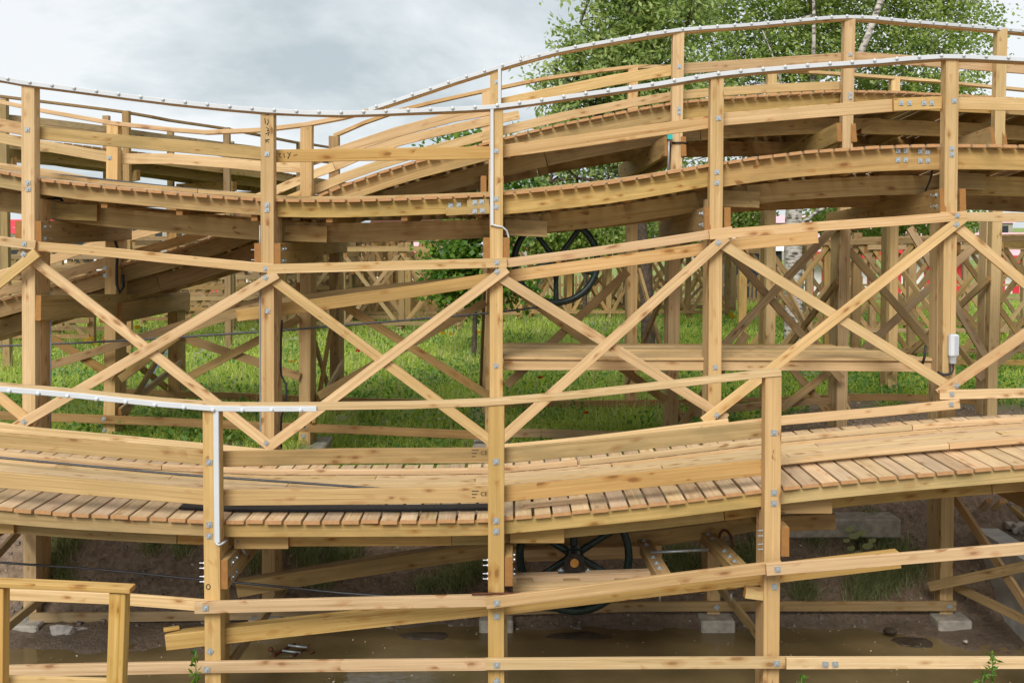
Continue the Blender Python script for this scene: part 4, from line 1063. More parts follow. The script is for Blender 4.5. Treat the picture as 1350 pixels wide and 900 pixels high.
# retaining wall on the right, running towards the viewer
wl = thing('retaining_wall', 'grey concrete retaining wall running down the right edge of the pond bank', 'wall', P(1300, 760, 12))
pa = P(1256, 676, 13.5); pb = P(1450, 812, 10.1)
def wall_mesh(pa, pb, th, zb):
    d = (pb-pa); n = Vector((d.y, -d.x, 0)).normalized()
    if n.x < 0: n = -n
    vs = []; fs = []
    K = 14
    for i in range(K+1):
        p = pa.lerp(pb, i/K)
        zt = pa.z + (pb.z-pa.z)*i/K*0.25 + 0.01*gnoise(i, 3, 0.9)
        for q, z in ((p, zb), (p, zt), (p+n*th, zt), (p+n*th, zb)): vs.append((q.x, q.y, z))
    for i in range(K):
        for k_ in range(4): fs.append((i*4+k_, i*4+(k_+1) % 4, i*4+4+(k_+1) % 4, i*4+4+k_))
    fs.append((0, 1, 2, 3)); fs.append((K*4+3, K*4+2, K*4+1, K*4))
    return vs, fs
vs, fs = wall_mesh(pa, pb, 0.28, -0.3)
mesh_obj('wall', vs, fs, 'wallconc', wl)
pl0 = P(-60, 700, 13.2); pl1 = P(20, 722, 12.3)
wl2 = thing('retaining_wall', 'pale concrete wall end below the lowest deck at the left edge', 'wall', pl0)
vs, fs = wall_mesh(Vector((pl0.x-0.6, 13.6, pl0.z)), Vector((P(28, 716, 13.2).x, 13.2, pl0.z)), -0.4, 0.2); mesh_obj('wall', vs, fs, 'wallconc', wl2)

def rock(name, c, s, mat, seed, flat=0.6, parent=None):
    bm = bmesh.new(); bmesh.ops.create_icosphere(bm, subdivisions=2, radius=1.0)
    for v in bm.verts:
        f = 1 + 0.35*mnoise.noise(v.co*1.4 + Vector((seed*3.1, seed, 0))) + 0.15*mnoise.noise(v.co*4 + Vector((seed, 0, 5)))
        v.co = Vector((v.co.x*s[0]*f, v.co.y*s[1]*f, v.co.z*s[2]*f))
    me = bpy.data.meshes.new(name); bm.to_mesh(me); bm.free(); me.materials.append(M[mat])
    return link(bpy.data.objects.new(name, me), parent, Matrix.Translation(Vector(c)))
# soil fill behind the right wall: rubble heap
def scatter_mesh(name, polys, mat, label=None, kind='stuff', smooth_=False):
    """polys: list of (verts, faces); one object of kind stuff"""
    V, Fc = [], []
    for vs, fs in polys:
        o_ = len(V); V += vs; Fc += [tuple(i+o_ for i in f) for f in fs]
    me = bpy.data.meshes.new(name); me.from_pydata(V, [], Fc); me.materials.append(M[mat]); me.update()
    o = link(bpy.data.objects.new(name, me)); o['kind'] = kind
    if label: o['label'] = label
    return o
def chunk(c, s, r):
    vs = []
    for dx_ in (-1, 1):
        for dy_ in (-1, 1):
            for dz_ in (-1, 1):
                vs.append((c[0]+dx_*s*r.uniform(.6, 1.1), c[1]+dy_*s*r.uniform(.6, 1.1), c[2]+dz_*s*r.uniform(.4, .9)))
    return vs, [(0, 1, 3, 2), (4, 6, 7, 5), (0, 4, 5, 1), (2, 3, 7, 6), (0, 2, 6, 4), (1, 5, 7, 3)]
R = random.Random(5)
polys = []
for i in range(320):
    u = R.random(); v = R.random()
    p = pa.lerp(pb, u*0.8)
    x = p.x + 0.35 + v*1.8; y = p.y + R.uniform(-0.2, 0.5)
    polys.append(chunk((x, y, pa.z + R.uniform(-0.04, 0.05) + 0.1*v), R.uniform(0.015, 0.07), R))
scatter_mesh('rubble', polys, 'stone', 'pale broken rubble spread behind the right retaining wall')
# ground behind the wall
vs = [(pa.x+0.25, 14.2, pa.z-0.0), (pa.x+0.22, pa.y, pa.z-0.03), (pb.x+0.2, pb.y, pa.z-0.05), (pb.x+6, pb.y, pa.z+0.4), (pb.x+6, 14.2, pa.z+0.8)]
g2 = mesh_obj('ground', vs, [(0, 1, 2, 3, 4)], 'gravel'); g2['kind'] = 'structure'; g2['label'] = 'dark soil fill behind the right retaining wall'
for i, (x0, y0_, x1, y1_, lab) in enumerate(((1286, 672, 1345, 690, 'longest broken board slanting across the rubble behind the right wall'), (1316, 655, 1350, 684, 'steep dark broken board leaning on the rubble heap'), (1283, 678, 1300, 660, 'short splintered board standing up from the rubble heap'), (1300, 676, 1318, 660, 'pale curled piece of broken board on top of the rubble heap'))):
    o = timber('broken_board', [P(x0, y0_, 13.0+0.08*i), P(x1, y1_, 12.95-0.1*i)], 0.05 if i else 0.03, 0.07, ('pink', 'brown', 'grey', 'pink')[i], None, 'mid')
    tag(o, lab, 'broken board')
# sack, footing block, shell-like litter
sk = rock('plastic_sack', P(92, 833, 11.9) + Vector((0, 0, -0.02)), (0.2, 0.16, 0.11), 'sack', 3)
me = sk.data
for v in me.vertices: v.co += Vector((gnoise(v.co.x*9, v.co.z*9, 1, 2), gnoise(v.co.z*9, v.co.y*9, 1, 4), gnoise(v.co.x*12, v.co.y*12, 1, 6)))*0.11
tag(sk, 'crumpled dirty grey plastic sack on the mud beside a footing', 'sack')
tag(rock('mud_heap', P(20, 855, 11.75), (0.22, 0.2, 0.12), 'mudlump', 8), 'small wet mud heap in front of the left footing', 'mud heap')
tag(rock('stone', P(1273, 845, 11.5) , (0.025, 0.025, 0.02), 'stone', 2), 'small pale stone on the wet mud near the right footing', 'stone')
tag(rock('stone', P(83, 866, 11.45), (0.03, 0.025, 0.025), 'stone', 4), 'small white shell-like stone at the left pond edge', 'stone')
tag(rock('stone', P(33, 826, 12.0), (0.07, 0.06, 0.04), 'stone', 6), 'rounded grey stone lying on top of the left footing', 'stone')
tag(rock('mud_lump', P(1173, 831, 11.75), (0.08, 0.06, 0.04), 'mudlump', 9), 'dark mud lump at the waterline by the right footing', 'mud lump')
# scrap frame in the water
SF = thing('scrap_frame', 'dark rusty frame of two plates and rods lying in the pond', 'scrap iron', P(384, 855, 11.3))
for a, b in (((362, 861), (390, 847)), ((388, 863), (411, 849))):
    timber('plate', [P(*a, 11.2) , P(*b, 11.55)], 0.05, 0.03, 'rust', SF)
for a, b in (((372, 857), (396, 860)), ((380, 850), (405, 853))):
    tube('rod', [P(*a, 11.3), P(*b, 11.3)], 0.013, 'zinc', SF, 6, False)
for x, y in ((357, 855), (362, 862), (411, 858), (392, 865)):
    rock('roller', P(x, y, 11.3), (0.03, 0.03, 0.025), 'rust', x*0.1, parent=SF)
# blue sheet and pipe
bs = rock('blue_sheet', P(13, 805, 12.3), (0.09, 0.1, 0.16), 'blue', 12); tag(bs, 'crumpled blue plastic sheet behind the near left handrail post', 'plastic sheet')
pipe_pts = []
for px_, py_ in ((225, 462), (212, 480), (197, 505), (180, 530), (166, 548), (150, 566)):
    Y = 3.0*F/(py_-300); pp = P(px_, py_, Y); pp.z = gz(pp.x, pp.y) + 0.1; pipe_pts.append(pp)
tag(tube('blue_pipe', pipe_pts, 0.05, 'blue', None, 8), 'light blue plastic pipe lying in the grass behind the left posts', 'pipe')

# ------------------------------------------------------------------ background: trestles, fence, stalls
def trestle(name, label, y, xs, ztop, seed, mat='far', rows=2, depth=2.0, deck=False):
    r = random.Random(seed)
    t = thing(name, label, 'timber trestle', (xs[0], y, CZ-3.05), 'far timber trestles')
    zb = CZ-3.15
    for k_, yy in enumerate((y, y+depth)):
        for x in xs: timber('post', [Vector((x+r.uniform(-.04, .04), yy, zb)), Vector((x, yy, ztop(x) + 0.0))], 0.17, 0.15, mat, t, 'mid')
        for x0, x1 in zip(xs[:-1], xs[1:]):
            z0, z1 = zb+0.25, min(ztop(x0), ztop(x1)) - 0.25
            timber('brace', [Vector((x0, yy-0.05, z0)), Vector((x1, yy-0.05, z1))], 0.11, 0.045, mat, t, 'mid')
            timber('brace', [Vector((x0, yy-0.1, z1)), Vector((x1, yy-0.1, z0))], 0.11, 0.045, mat, t, 'mid')
        timber('rail', [Vector((x, yy-0.15, ztop(x)-0.12)) for x in xs], 0.12, 0.045, mat, t)
        timber('rail', [Vector((x, yy-0.15, zb+0.45)) for x in xs], 0.11, 0.045, mat, t)
        if deck:
            for q in range(4): timber('rail', [Vector((x, yy-0.15, ztop(x)-0.12-0.32*(q+1))) for x in xs], 0.12, 0.045, mat, t)
    for x in xs: timber('cross_head', [Vector((x+0.09, y-0.1, ztop(x)-0.2)), Vector((x+0.09, y+depth+0.25, ztop(x)-0.2))], 0.22, 0.07, 'brown', t)
    return t
trestle('timber_trestle', 'far timber trestle with stacked horizontal boards behind the meadow on the left', 31.0, [-11.2+1.25*i for i in range(6)], lambda x: CZ-1.0, 1, deck=True)
trestle('timber_trestle', 'far timber trestle crossing behind the meadow left of the bright shrub', 33.0, [-6.4+0.95*i for i in range(8)], lambda x: CZ-0.2, 2, 'brown')
trestle('timber_trestle', 'second far timber trestle close behind the first one left of the bright shrub', 29.5, [-6.6+1.7*i for i in range(4)], lambda x: CZ-0.45, 12, 'far')
trestle('timber_trestle', 'farthest low timber trestle with stacked boards filling the gap under the middle deck', 38.0, [-9.5+1.6*i for i in range(7)], lambda x: CZ-0.3, 14, 'far', deck=True)
trestle('timber_trestle', 'far timber trestle with open braces seen through the rope wheel', 36.0, [0.2+1.9*i for i in range(5)], lambda x: CZ-0.55, 3)
trestle('timber_trestle', 'timber trestle with grey posts right of the birch trunk', 21.0, [5.2+1.9*i for i in range(5)], lambda x: CZ-0.25+0.02*x, 4, 'brown')
trestle('timber_trestle', 'farther timber trestle on the right in front of the striped stall', 27.5, [8.0+1.7*i for i in range(6)], lambda x: CZ-0.35, 5)
trestle('timber_trestle', 'timber trestle at the far left edge beyond the climbing track', 26.0, [-17.5+1.7*i for i in range(5)], lambda x: CZ-0.9, 6, deck=True)

trestle('timber_trestle', 'third far timber trestle of thin posts in the middle gap behind the meadow', 34.5, [-7.4+1.1*i for i in range(7)], lambda x: CZ-0.15, 21, 'brown')
trestle('timber_trestle', 'far timber trestle standing behind the wheel and in front of the picket fence', 33.5, [0.6+1.3*i for i in range(6)], lambda x: CZ-0.35, 22, 'brown')
trestle('timber_trestle', 'far timber trestle at the left edge behind the stacked boards', 35.0, [-19+1.5*i for i in range(7)], lambda x: CZ-0.2, 23, 'far', deck=True)
PF_ = thing('picket_fence', 'low wooden picket fence along the far side of the meadow', 'fence', (0, 40, CZ-3.05))
zf0 = CZ-3.05
pk = octo(-0.045, 0.045, 0, 0.022, 0.002)
pv = [(-0.045, 0, 0), (0.045, 0, 0), (0.045, 0.022, 0), (-0.045, 0.022, 0), (-0.045, 0, 1.05), (0.045, 0, 1.05), (0.045, 0.022, 1.05), (-0.045, 0.022, 1.05), (0, 0, 1.12), (0, 0.022, 1.12)]
pf = [(0, 3, 2, 1), (0, 1, 5, 8, 4), (2, 3, 7, 9, 6), (1, 2, 6, 5), (3, 0, 4, 7), (4, 8, 9, 7), (8, 5, 6, 9)]
pme = bpy.data.meshes.new('picket'); pme.from_pydata(pv, [], pf); pme.materials.append(M['far'])
def pickets(x0, x1, y, n_max, step):
    x = x0
    while x < x1:
        link(bpy.data.objects.new('picket', pme), PF_, Matrix.Translation((x, y + random.uniform(-.01, .01), zf0 + 0.1)) @ Matrix.Rotation(random.uniform(-.02, .02), 4, 'Y')); x += step
pickets(-0.8, 11.8, 40.0, 200, 0.158); pickets(-20.5, -8.0, 40.0, 100, 0.17)
for x0, x1 in ((-21, -8), (-1, 20)):
    for z in (0.32, 0.85): timber('rail', [Vector((x0, 40.03, zf0+z)), Vector((x1, 40.03, zf0+z))], 0.09, 0.04, 'far', PF_)
    timber('rail', [Vector((x0, 39.9, zf0+0.12)), Vector((x1, 39.9, zf0+0.12))], 0.3, 0.05, 'far', PF_)
    for x in np.arange(x0, x1+0.1, 2.1): timber('post', [Vector((x, 40.08, zf0-0.1)), Vector((x, 40.08, zf0+1.15))], 0.1, 0.1, 'far', PF_, 'mid')

def stall(label, x0, x1, y, zt, red='red', sign=None):
    t = thing('fairground_stall', label, 'stall', ((x0+x1)/2, y, CZ-3.05), 'fairground stalls beyond the fence')
    zb = CZ-3.1; n = int((x1-x0)/0.32)
    for i in range(n):
        xa = x0 + (x1-x0)*i/n; xb = x0 + (x1-x0)*(i+1)/n - 0.004
        yy = y + (0.04 if i % 2 else 0)
        mesh_obj('curtain_strip', [(xa, yy, zb), (xb, yy, zb), (xb, yy, zt), (xa, yy, zt), (xa, yy+0.05, zb), (xb, yy+0.05, zb), (xb, yy+0.05, zt), (xa, yy+0.05, zt)], [(0, 1, 2, 3), (5, 4, 7, 6), (0, 3, 7, 4), (1, 5, 6, 2), (3, 2, 6, 7), (0, 4, 5, 1)], red if i % 2 else 'whitec', t)
    # sloping awning
    aw = [(x0-0.2, y-0.9, zt-0.25), (x1+0.2, y-0.9, zt-0.25), (x1+0.2, y+2.5, zt+0.75), (x0-0.2, y+2.5, zt+0.75)]
    mesh_obj('awning', aw + [(a_[0], a_[1], a_[2]-0.06) for a_ in aw], [(0, 1, 2, 3), (7, 6, 5, 4), (0, 4, 5, 1), (1, 5, 6, 2), (2, 6, 7, 3), (3, 7, 4, 0)], 'pinkc', t)
    m_ = int((x1-x0+0.4)/0.4)
    for i in range(m_):
        xa = x0-0.2 + i*0.4
        mesh_obj('valance_flap', [(xa, y-0.93, zt-0.26), (xa+0.39, y-0.93, zt-0.26), (xa+0.39, y-0.93, zt-0.52), (xa+0.2, y-0.93, zt-0.62), (xa, y-0.93, zt-0.52), (xa, y-0.91, zt-0.26), (xa+0.39, y-0.91, zt-0.26), (xa+0.39, y-0.91, zt-0.52), (xa+0.2, y-0.91, zt-0.62), (xa, y-0.91, zt-0.52)], [(0, 4, 3, 2, 1), (5, 6, 7, 8, 9), (0, 1, 6, 5), (1, 2, 7, 6), (2, 3, 8, 7), (3, 4, 9, 8), (4, 0, 5, 9)], red, t)
    return t
stall('red and white striped stall with pink awning nearest the birch trunk', 12.9, 16.3, 46, CZ-0.8)
stall('red and white striped stall with pink awning farther right', 17.2, 21.0, 47, CZ-0.6)
stall('red and white striped stall behind the fence at the far right end', 22.0, 27, 47, CZ-1.0)
stall('red and white striped stall glimpsed between the far left trestles', -14.5, -11.5, 48, CZ-0.9)
stall('red and white striped stall glimpsed under the middle deck left of the bright shrub', -6.5, -4.0, 49, CZ-0.9)
def cabin(name, label, x0, x1, y, zt, mat, roofmat, cat):
    t = thing(name, label, cat, ((x0+x1)/2, y, CZ-3.05))
    zb = CZ-3.1
    b_ = bmesh.new(); box_bm(b_, x0, x1, y, y+3, zb, zt); me = bpy.data.meshes.new('wall'); b_.to_mesh(me); b_.free(); me.materials.append(M[mat]); link(bpy.data.objects.new('wall', me), t)
    vs = [(x0-0.2, y-0.2, zt+0.002), (x1+0.2, y-0.2, zt+0.002), (x1+0.2, y+3.2, zt+0.002), (x0-0.2, y+3.2, zt+0.002), (x0-0.2, y+1.5, zt+0.7), (x1+0.2, y+1.5, zt+0.7)]
    mesh_obj('roof', vs, [(0, 1, 5, 4), (2, 3, 4, 5), (0, 4, 3), (1, 2, 5), (3, 2, 1, 0)], roofmat, t)
    n = max(1, int((x1-x0)/1.6))
    for i in range(n):
        xa = x0 + (x1-x0)*(i+0.25)/n; xb = x0 + (x1-x0)*(i+0.75)/n
        mesh_obj('window', [(xa, y-0.03, zb+1.2), (xb, y-0.03, zb+1.2), (xb, y-0.03, zt-0.25), (xa, y-0.03, zt-0.25), (xa, y+0.02, zb+1.2), (xb, y+0.02, zb+1.2), (xb, y+0.02, zt-0.25), (xa, y+0.02, zt-0.25)], [(0, 1, 2, 3), (0, 3, 7, 4), (1, 5, 6, 2), (3, 2, 6, 7), (0, 4, 5, 1)], 'hoard', t)
    return t
cabin('hoarding_cabin', 'black painted cabin beyond the picket fence left of the birch', 9.2, 11.6, 44, CZ-1.0, 'hoard', 'whitec', 'cabin')
cabin('kiosk', 'pale kiosk at the far left edge behind the climbing track', -27, -20, 50, CZ-0.3, 'whitec', 'red', 'kiosk')

cabin('building', 'long low brown building closing the view behind the left trestles', -40, -14, 85, CZ+0.5, 'concrete', 'rust', 'building')
cabin('building', 'long low cream building closing the view behind the middle gap', -12, 6, 88, CZ+0.3, 'sack', 'rust', 'building')
cabin('building', 'long low pale building closing the view behind the right stalls', 8, 44, 90, CZ+0.4, 'concrete', 'pinkc', 'building')
# ------------------------------------------------------------------ trees and shrubs
def leaves_mesh(name, centers, per, spread, size, mat, parent, seed, droop=0.3, aspect=0.5, label=None, flat=0.0):
    r = np.random.default_rng(seed)
    c = np.repeat(np.asarray(centers, dtype=float), per, axis=0)
    n = len(c)
    pos = c + r.normal(0, 1, (n, 3))*np.asarray(spread)
    if flat > 0:
        nn = r.normal(0, 1, (n, 3)) + np.array([0, -0.7, 1.0])*flat; nn /= np.linalg.norm(nn, axis=1, keepdims=True)
    d = r.normal(0, 1, (n, 3)); d[:, 2] -= droop
    if flat > 0: d -= nn*(nn*d).sum(1, keepdims=True)
    d /= np.linalg.norm(d, axis=1, keepdims=True)
    s = r.normal(0, 1, (n, 3)); s -= d*(s*d).sum(1, keepdims=True)
    if flat > 0: s = np.cross(d, nn)
    s /= np.linalg.norm(s, axis=1, keepdims=True)
    L_ = size*r.uniform(0.65, 1.3, (n, 1)); W_ = L_*aspect*0.5
    V = np.empty((n, 4, 3)); V[:, 0] = pos; V[:, 1] = pos + d*L_*0.45 + s*W_; V[:, 2] = pos + d*L_; V[:, 3] = pos + d*L_*0.45 - s*W_
    me = bpy.data.meshes.new(name)
    me.vertices.add(n*4); me.vertices.foreach_set('co', V.reshape(-1))
    me.loops.add(n*4); me.loops.foreach_set('vertex_index', np.arange(n*4, dtype=np.int32))
    me.polygons.add(n); me.polygons.foreach_set('loop_start', np.arange(0, n*4, 4, dtype=np.int32)); me.polygons.foreach_set('loop_total', np.full(n, 4, dtype=np.int32))
    me.materials.append(M[mat]); me.update(calc_edges=True); me.validate()
    o = bpy.data.objects.new(name, me); link(o, parent)
    return o
def crown_points(blobs, n, seed, shell=0.55):
    r = np.random.default_rng(seed); out_ = []
    vol = np.array([b[3]*b[4]*b[5] for b in blobs])**0.75; vol /= vol.sum()
    for b, k_ in zip(blobs, (vol*n).astype(int)):
        d = r.normal(0, 1, (k_, 3)); d /= np.linalg.norm(d, axis=1, keepdims=True)
        rad = r.uniform(shell**2, 1, (k_, 1))**0.5
        out_.append(np.array(b[:3]) + d*rad*np.array(b[3:6]))
    return np.concatenate(out_)
def limb(name, pts, r0, r1, mat, parent):
    pts = smooth(pts, 0.5); n = len(pts)
    rs = [r0 + (r1-r0)*i/(n-1) for i in range(n)]
    verts, faces = [], []; seg = 8; prev = None
    for i, p in enumerate(pts):
        t_ = (pts[min(i+1, n-1)] - pts[max(i-1, 0)]).normalized()
        a_ = prev if prev is not None else Vector((1, 0, 0)); a_ = (a_ - t_*a_.dot(t_)).normalized(); prev = a_; b_ = t_.cross(a_)
        for k_ in range(seg):
            th = 2*math.pi*k_/seg; rr = rs[i]*(1+0.08*math.sin(3*th+i)); verts.append(p + a_*math.cos(th)*rr + b_*math.sin(th)*rr)
    for i in range(n-1):
        for k_ in range(seg): faces.append((i*seg+k_, i*seg+(k_+1) % seg, (i+1)*seg+(k_+1) % seg, (i+1)*seg+k_))
    return mesh_obj(name, verts, faces, mat, parent, smooth=True)

def tree(label, name, base, trunk, limbs, blobs, n_clumps, per, spread, size, leafmat, barkmat, r0, seed, droop=0.3, aspect=0.5, twigs=60):
    t = thing(name, label, 'tree', base, 'trees beyond the tracks')
    limb('trunk', trunk, r0, r0*0.35, barkmat, t)
    for l, rr in limbs: limb('branch', l, rr, rr*0.3, barkmat, t)
    cp = crown_points(blobs, n_clumps, seed)
    rr2 = np.random.default_rng(seed+9)
    # sub-sprays round each clump so that the crown breaks into lumps with gaps
    cp2 = np.repeat(cp, 4, axis=0) + rr2.normal(0, 1, (len(cp)*4, 3))*np.asarray(spread)*1.5
    leaves_mesh('crown', cp2, max(2, per//4), np.asarray(spread)*0.42, size, leafmat, t, seed+1, droop, aspect, flat=1.3)
    r = random.Random(seed); lo = [p for l, _ in limbs for p in l] + trunk[1:]
    V, Fc = [], []
    for i in range(twigs):
        c = Vector(cp[r.randrange(len(cp))])
        s = min((Vector(p) for p in lo), key=lambda q: (q-c).length)
        m1 = s.lerp(c, 0.5) + Vector((r.uniform(-.3, .3), r.uniform(-.3, .3), r.uniform(-.1, .3)))
        for a_, b_, ra, rb in ((s, m1, 0.03, 0.02), (m1, c, 0.02, 0.008)):
            d, bb, uu = frame(b_-a_); o_ = len(V)
            for q, rr in ((a_, ra), (b_, rb)):
                for k_ in range(3):
                    th = 2*math.pi*k_/3; V.append(q + bb*math.cos(th)*rr + uu*math.sin(th)*rr)
            Fc += [(o_+k_, o_+(k_+1) % 3, o_+3+(k_+1) % 3, o_+3+k_) for k_ in range(3)]
    tw = mesh_obj('twigs', V, Fc, barkmat, t); tw['kind'] = 'stuff'
    return t
def W(px, py, Y): return P(px, py, Y)
# birch, right
yb = 27.0
def wb(px, py, dy=0): return tuple(W(px, py, yb+dy))
bl = []
for px_, py_, rx, rz, dy in ((930, 70, 2.0, 1.6, 0.5), (1010, 20, 2.2, 1.8, 0), (1000, 110, 1.8, 1.4, -.5), (1090, 90, 2.3, 1.9, 0.3), (1120, 10, 2.4, 1.8, 0), (1200, 60, 2.2, 1.8, 0.4), (1250, 45, 1.1, 1.3, 0), (1215, 120, 1.4, 1.4, -.3), (1040, 180, 1.9, 1.0, 0.4), (1150, 165, 2.0, 1.2, 0.5), (1080, -80, 3.2, 2.4, 0), (950, -40, 2.0, 1.6, 0.2), (1200, -60, 2.2, 2.0, 0), (900, 150, 1.3, 1.2, 0.4), (975, 250, 1.4, 1.0, 1.0), (880, 255, 1.5, 0.8, 1.4)):
    q = W(px_, py_, yb+dy); bl.append((q.x, q.y, q.z, rx, rx*0.85, rz))
tb = W(1047, 400, yb); tb.z = CZ-3.1
tree('tall birch with white bark and airy green crown on the right', 'birch_tree', tb, [tuple(tb), wb(1046, 330), wb(1050, 240), wb(1072, 120), wb(1073, 20), wb(1080, -120)],
     [([wb(1052, 260), wb(1100, 150, -1.6), wb(1145, 45, -2.3), wb(1163, -5, -2.3), wb(1190, -80, -2)], 0.15), ([wb(1050, 280), wb(1000, 190), wb(950, 90), wb(920, 0)], 0.10), ([wb(1068, 200), wb(1072, 90, -2.0), wb(1073, 20, -2.2), wb(1070, -60, -2)], 0.08), ([wb(1050, 230), wb(1030, 110, -2.0), wb(1005, 40, -2.2)], 0.05), ([wb(1090, 170), wb(1160, 130), wb(1230, 60), wb(1260, 0)], 0.07), ([wb(1050, 300), wb(1100, 265), wb(1160, 250)], 0.06)],
     bl, 1950, 44, (0.26, 0.26, 0.2), 0.098, 'birchleaf', 'birchbark', 0.27, 31, 0.5, 0.75, 150)
# cherry, centre right
yc = 21.5
def wcy(px, py, dy=0): return tuple(W(px, py, yc+dy))
bl = []
for px_, py_, rx, rz, dy in ((835, 30, .85, .7, 0), (880, 10, 1.0, .8, 0.3), (790, 85, .8, .6, 0), (850, 95, 1.0, .8, 0), (755, 120, .55, .5, 0.2), (800, 150, .9, .6, 0.2), (880, 150, .8, .7, .3), (735, 160, .4, .35, 0), (770, 48, .32, .3, 0), (752, 40, .12, .35, 0), (728, 92, .2, .35, 0), (820, -30, .8, .6, 0), (755, 205, .6, .3, .3), (830, 215, .9, .4, .5), (760, 258, .8, .3, .5), (830, 262, .8, .35, .6), (705, 180, .22, .18, 0)):
    q = W(px_, py_, yc+dy); bl.append((q.x, q.y, q.z, rx, rx*0.9, rz))
tb = W(855, 400, yc); tb.z = CZ-3.1
tree('broad cherry with drooping narrow leaves standing left of the birch', 'cherry_tree', tb, [tuple(tb), wcy(850, 330), wcy(838, 260), wcy(836, 170), wcy(845, 60), wcy(850, -20)],
     [([wcy(842, 280), wcy(800, 240), wcy(760, 235), wcy(725, 240)], 0.06), ([wcy(838, 220), wcy(790, 150), wcy(755, 110), wcy(730, 90)], 0.06), ([wcy(838, 180), wcy(880, 120), wcy(900, 40)], 0.06), ([wcy(845, 120), wcy(800, 70), wcy(765, 30)], 0.05)],
     bl, 1050, 28, (0.18, 0.18, 0.15), 0.14, 'cherryleaf', 'bark', 0.16, 47, 1.1, 0.42, 130)
# bright shrub behind the middle post
yw = 23.5
bl = []
for px_, py_, rx, rz, dy in ((610, 350, .75, .65, 0), (590, 375, .5, .4, 0), (640, 300, .8, .8, .3), (620, 240, .7, .7, .3), (600, 200, .5, .3, 0), (640, 190, .5, .3, .2), (690, 245, .6, .3, .2), (660, 380, .6, .4, .2)):
    q = W(px_, py_, yw+dy); bl.append((q.x, q.y, q.z, rx, rx, rz))
tb = W(625, 420, yw); tb.z = CZ-3.1
tree('bright green leafy young tree behind the centre posts', 'young_tree', tb, [tuple(tb), tuple(W(626, 370, yw)), tuple(W(622, 300, yw)), tuple(W(620, 210, yw))], [([tuple(W(624, 340, yw)), tuple(W(600, 300, yw)), tuple(W(590, 250, yw))], 0.03), ([tuple(W(623, 320, yw)), tuple(W(650, 270, yw)), tuple(W(680, 240, yw))], 0.03)],
     bl, 480, 22, (0.17, 0.17, 0.12), 0.15, 'shrubleaf', 'bark', 0.06, 63, 0.6, 0.7, 40)
# dark bushes low behind the right trestles
for i, (px_, py_, yy, rx, rz, lab) in enumerate(((930, 275, 32, 2.2, 0.9, 'dark green bush behind the far posts left of the birch'), (1180, 285, 34, 3.2, 0.8, 'low dark green bush behind the right trestles'), (770, 300, 33, 2.0, 0.8, 'dark green bush beyond the upper rope wheel'))):
    q = W(px_, py_, yy); t = thing('bush', lab, 'bush', (q.x, q.y, CZ-3.05), 'dark bushes beyond the trestles')
    limb('stem', [(q.x, q.y, CZ-3.1), (q.x+0.1, q.y, q.z-0.5), (q.x+0.2, q.y, q.z)], 0.08, 0.03, 'bark', t)
    cp = crown_points([(q.x, q.y, q.z, rx, 1.0, rz), (q.x-rx*0.4, q.y, q.z-0.3, rx*0.7, 1.0, rz*0.8), (q.x+rx*0.4, q.y, q.z-0.2, rx*0.6, 0.9, rz*0.7)], 420, 70+i)
    leaves_mesh('foliage', cp, 14, (0.16, 0.16, 0.14), 0.15, 'birchleaf', t, 80+i, 0.3, 0.7)

# ------------------------------------------------------------------ grass, weeds, litter
def blades(name, pts, hts, wds, lean, mat, seed, label, kind='stuff', parent=None):
    r = np.random.default_rng(seed); n = len(pts)
    az = r.uniform(0, 2*math.pi, n); dirx, diry = np.cos(az), np.sin(az)
    ln = r.normal(0, 1, (n, 2))*lean[:, None]
    V = np.empty((n, 5, 3)); b = np.asarray(pts)
    hx = dirx*wds*0.5; hy = diry*wds*0.5
    V[:, 0] = b + np.stack([hx, hy, np.full(n, -0.02)], 1); V[:, 1] = b - np.stack([hx, hy, np.full(n, 0.02)], 1)
    mid = b + np.stack([ln[:, 0]*0.35*hts, ln[:, 1]*0.35*hts, hts*0.6], 1)
    V[:, 2] = mid - np.stack([hx, hy, hts*0]  , 1)*0.75; V[:, 3] = mid + np.stack([hx, hy, hts*0], 1)*0.75
    V[:, 4] = b + np.stack([ln[:, 0]*hts, ln[:, 1]*hts, hts*np.maximum(0.55, 1-0.3*np.abs(ln).sum(1))], 1)
    me = bpy.data.meshes.new(name); me.vertices.add(n*5); me.vertices.foreach_set('co', V.reshape(-1))
    idx = np.arange(n)[:, None]*5
    loops = np.concatenate([idx+0, idx+1, idx+2, idx+3, idx+3, idx+2, idx+4], 1).reshape(-1).astype(np.int32)
    me.loops.add(len(loops)); me.loops.foreach_set('vertex_index', loops)
    st = (np.arange(n)[:, None]*7 + np.array([0, 4])).reshape(-1).astype(np.int32); tot = np.tile(np.array([4, 3], dtype=np.int32), n)
    me.polygons.add(n*2); me.polygons.foreach_set('loop_start', st); me.polygons.foreach_set('loop_total', tot)
    me.materials.append(M[mat]); me.update(calc_edges=True); me.validate()
    o = link(bpy.data.objects.new(name, me), parent)
    if kind: o['kind'] = kind
    if label: o['label'] = label
    return o
def sample_ground(n, y0, y1, seed, power=1.6, soil_max=0.45, xr=None, halfpx=760):
    r = np.random.default_rng(seed); out_ = []
    while len(out_) < n:
        u = r.random(); y = (y0**(1-power) + u*(y1**(1-power) - y0**(1-power)))**(1/(1-power))
        x = r.uniform(-halfpx, halfpx)*y/F if xr is None else r.uniform(*xr)
        if soil_mask(x, y) > soil_max: continue
        out_.append((x, y, gz(x, y)))
    return np.array(out_)
g = sample_ground(150000, 13.3, 41, 1, 1.5)
n_ = len(g); dist = g[:, 1]/14.0
rough_ = np.array([0.5 + 0.5*gnoise(x, y, 0.55, 40) for x, y, z in g])
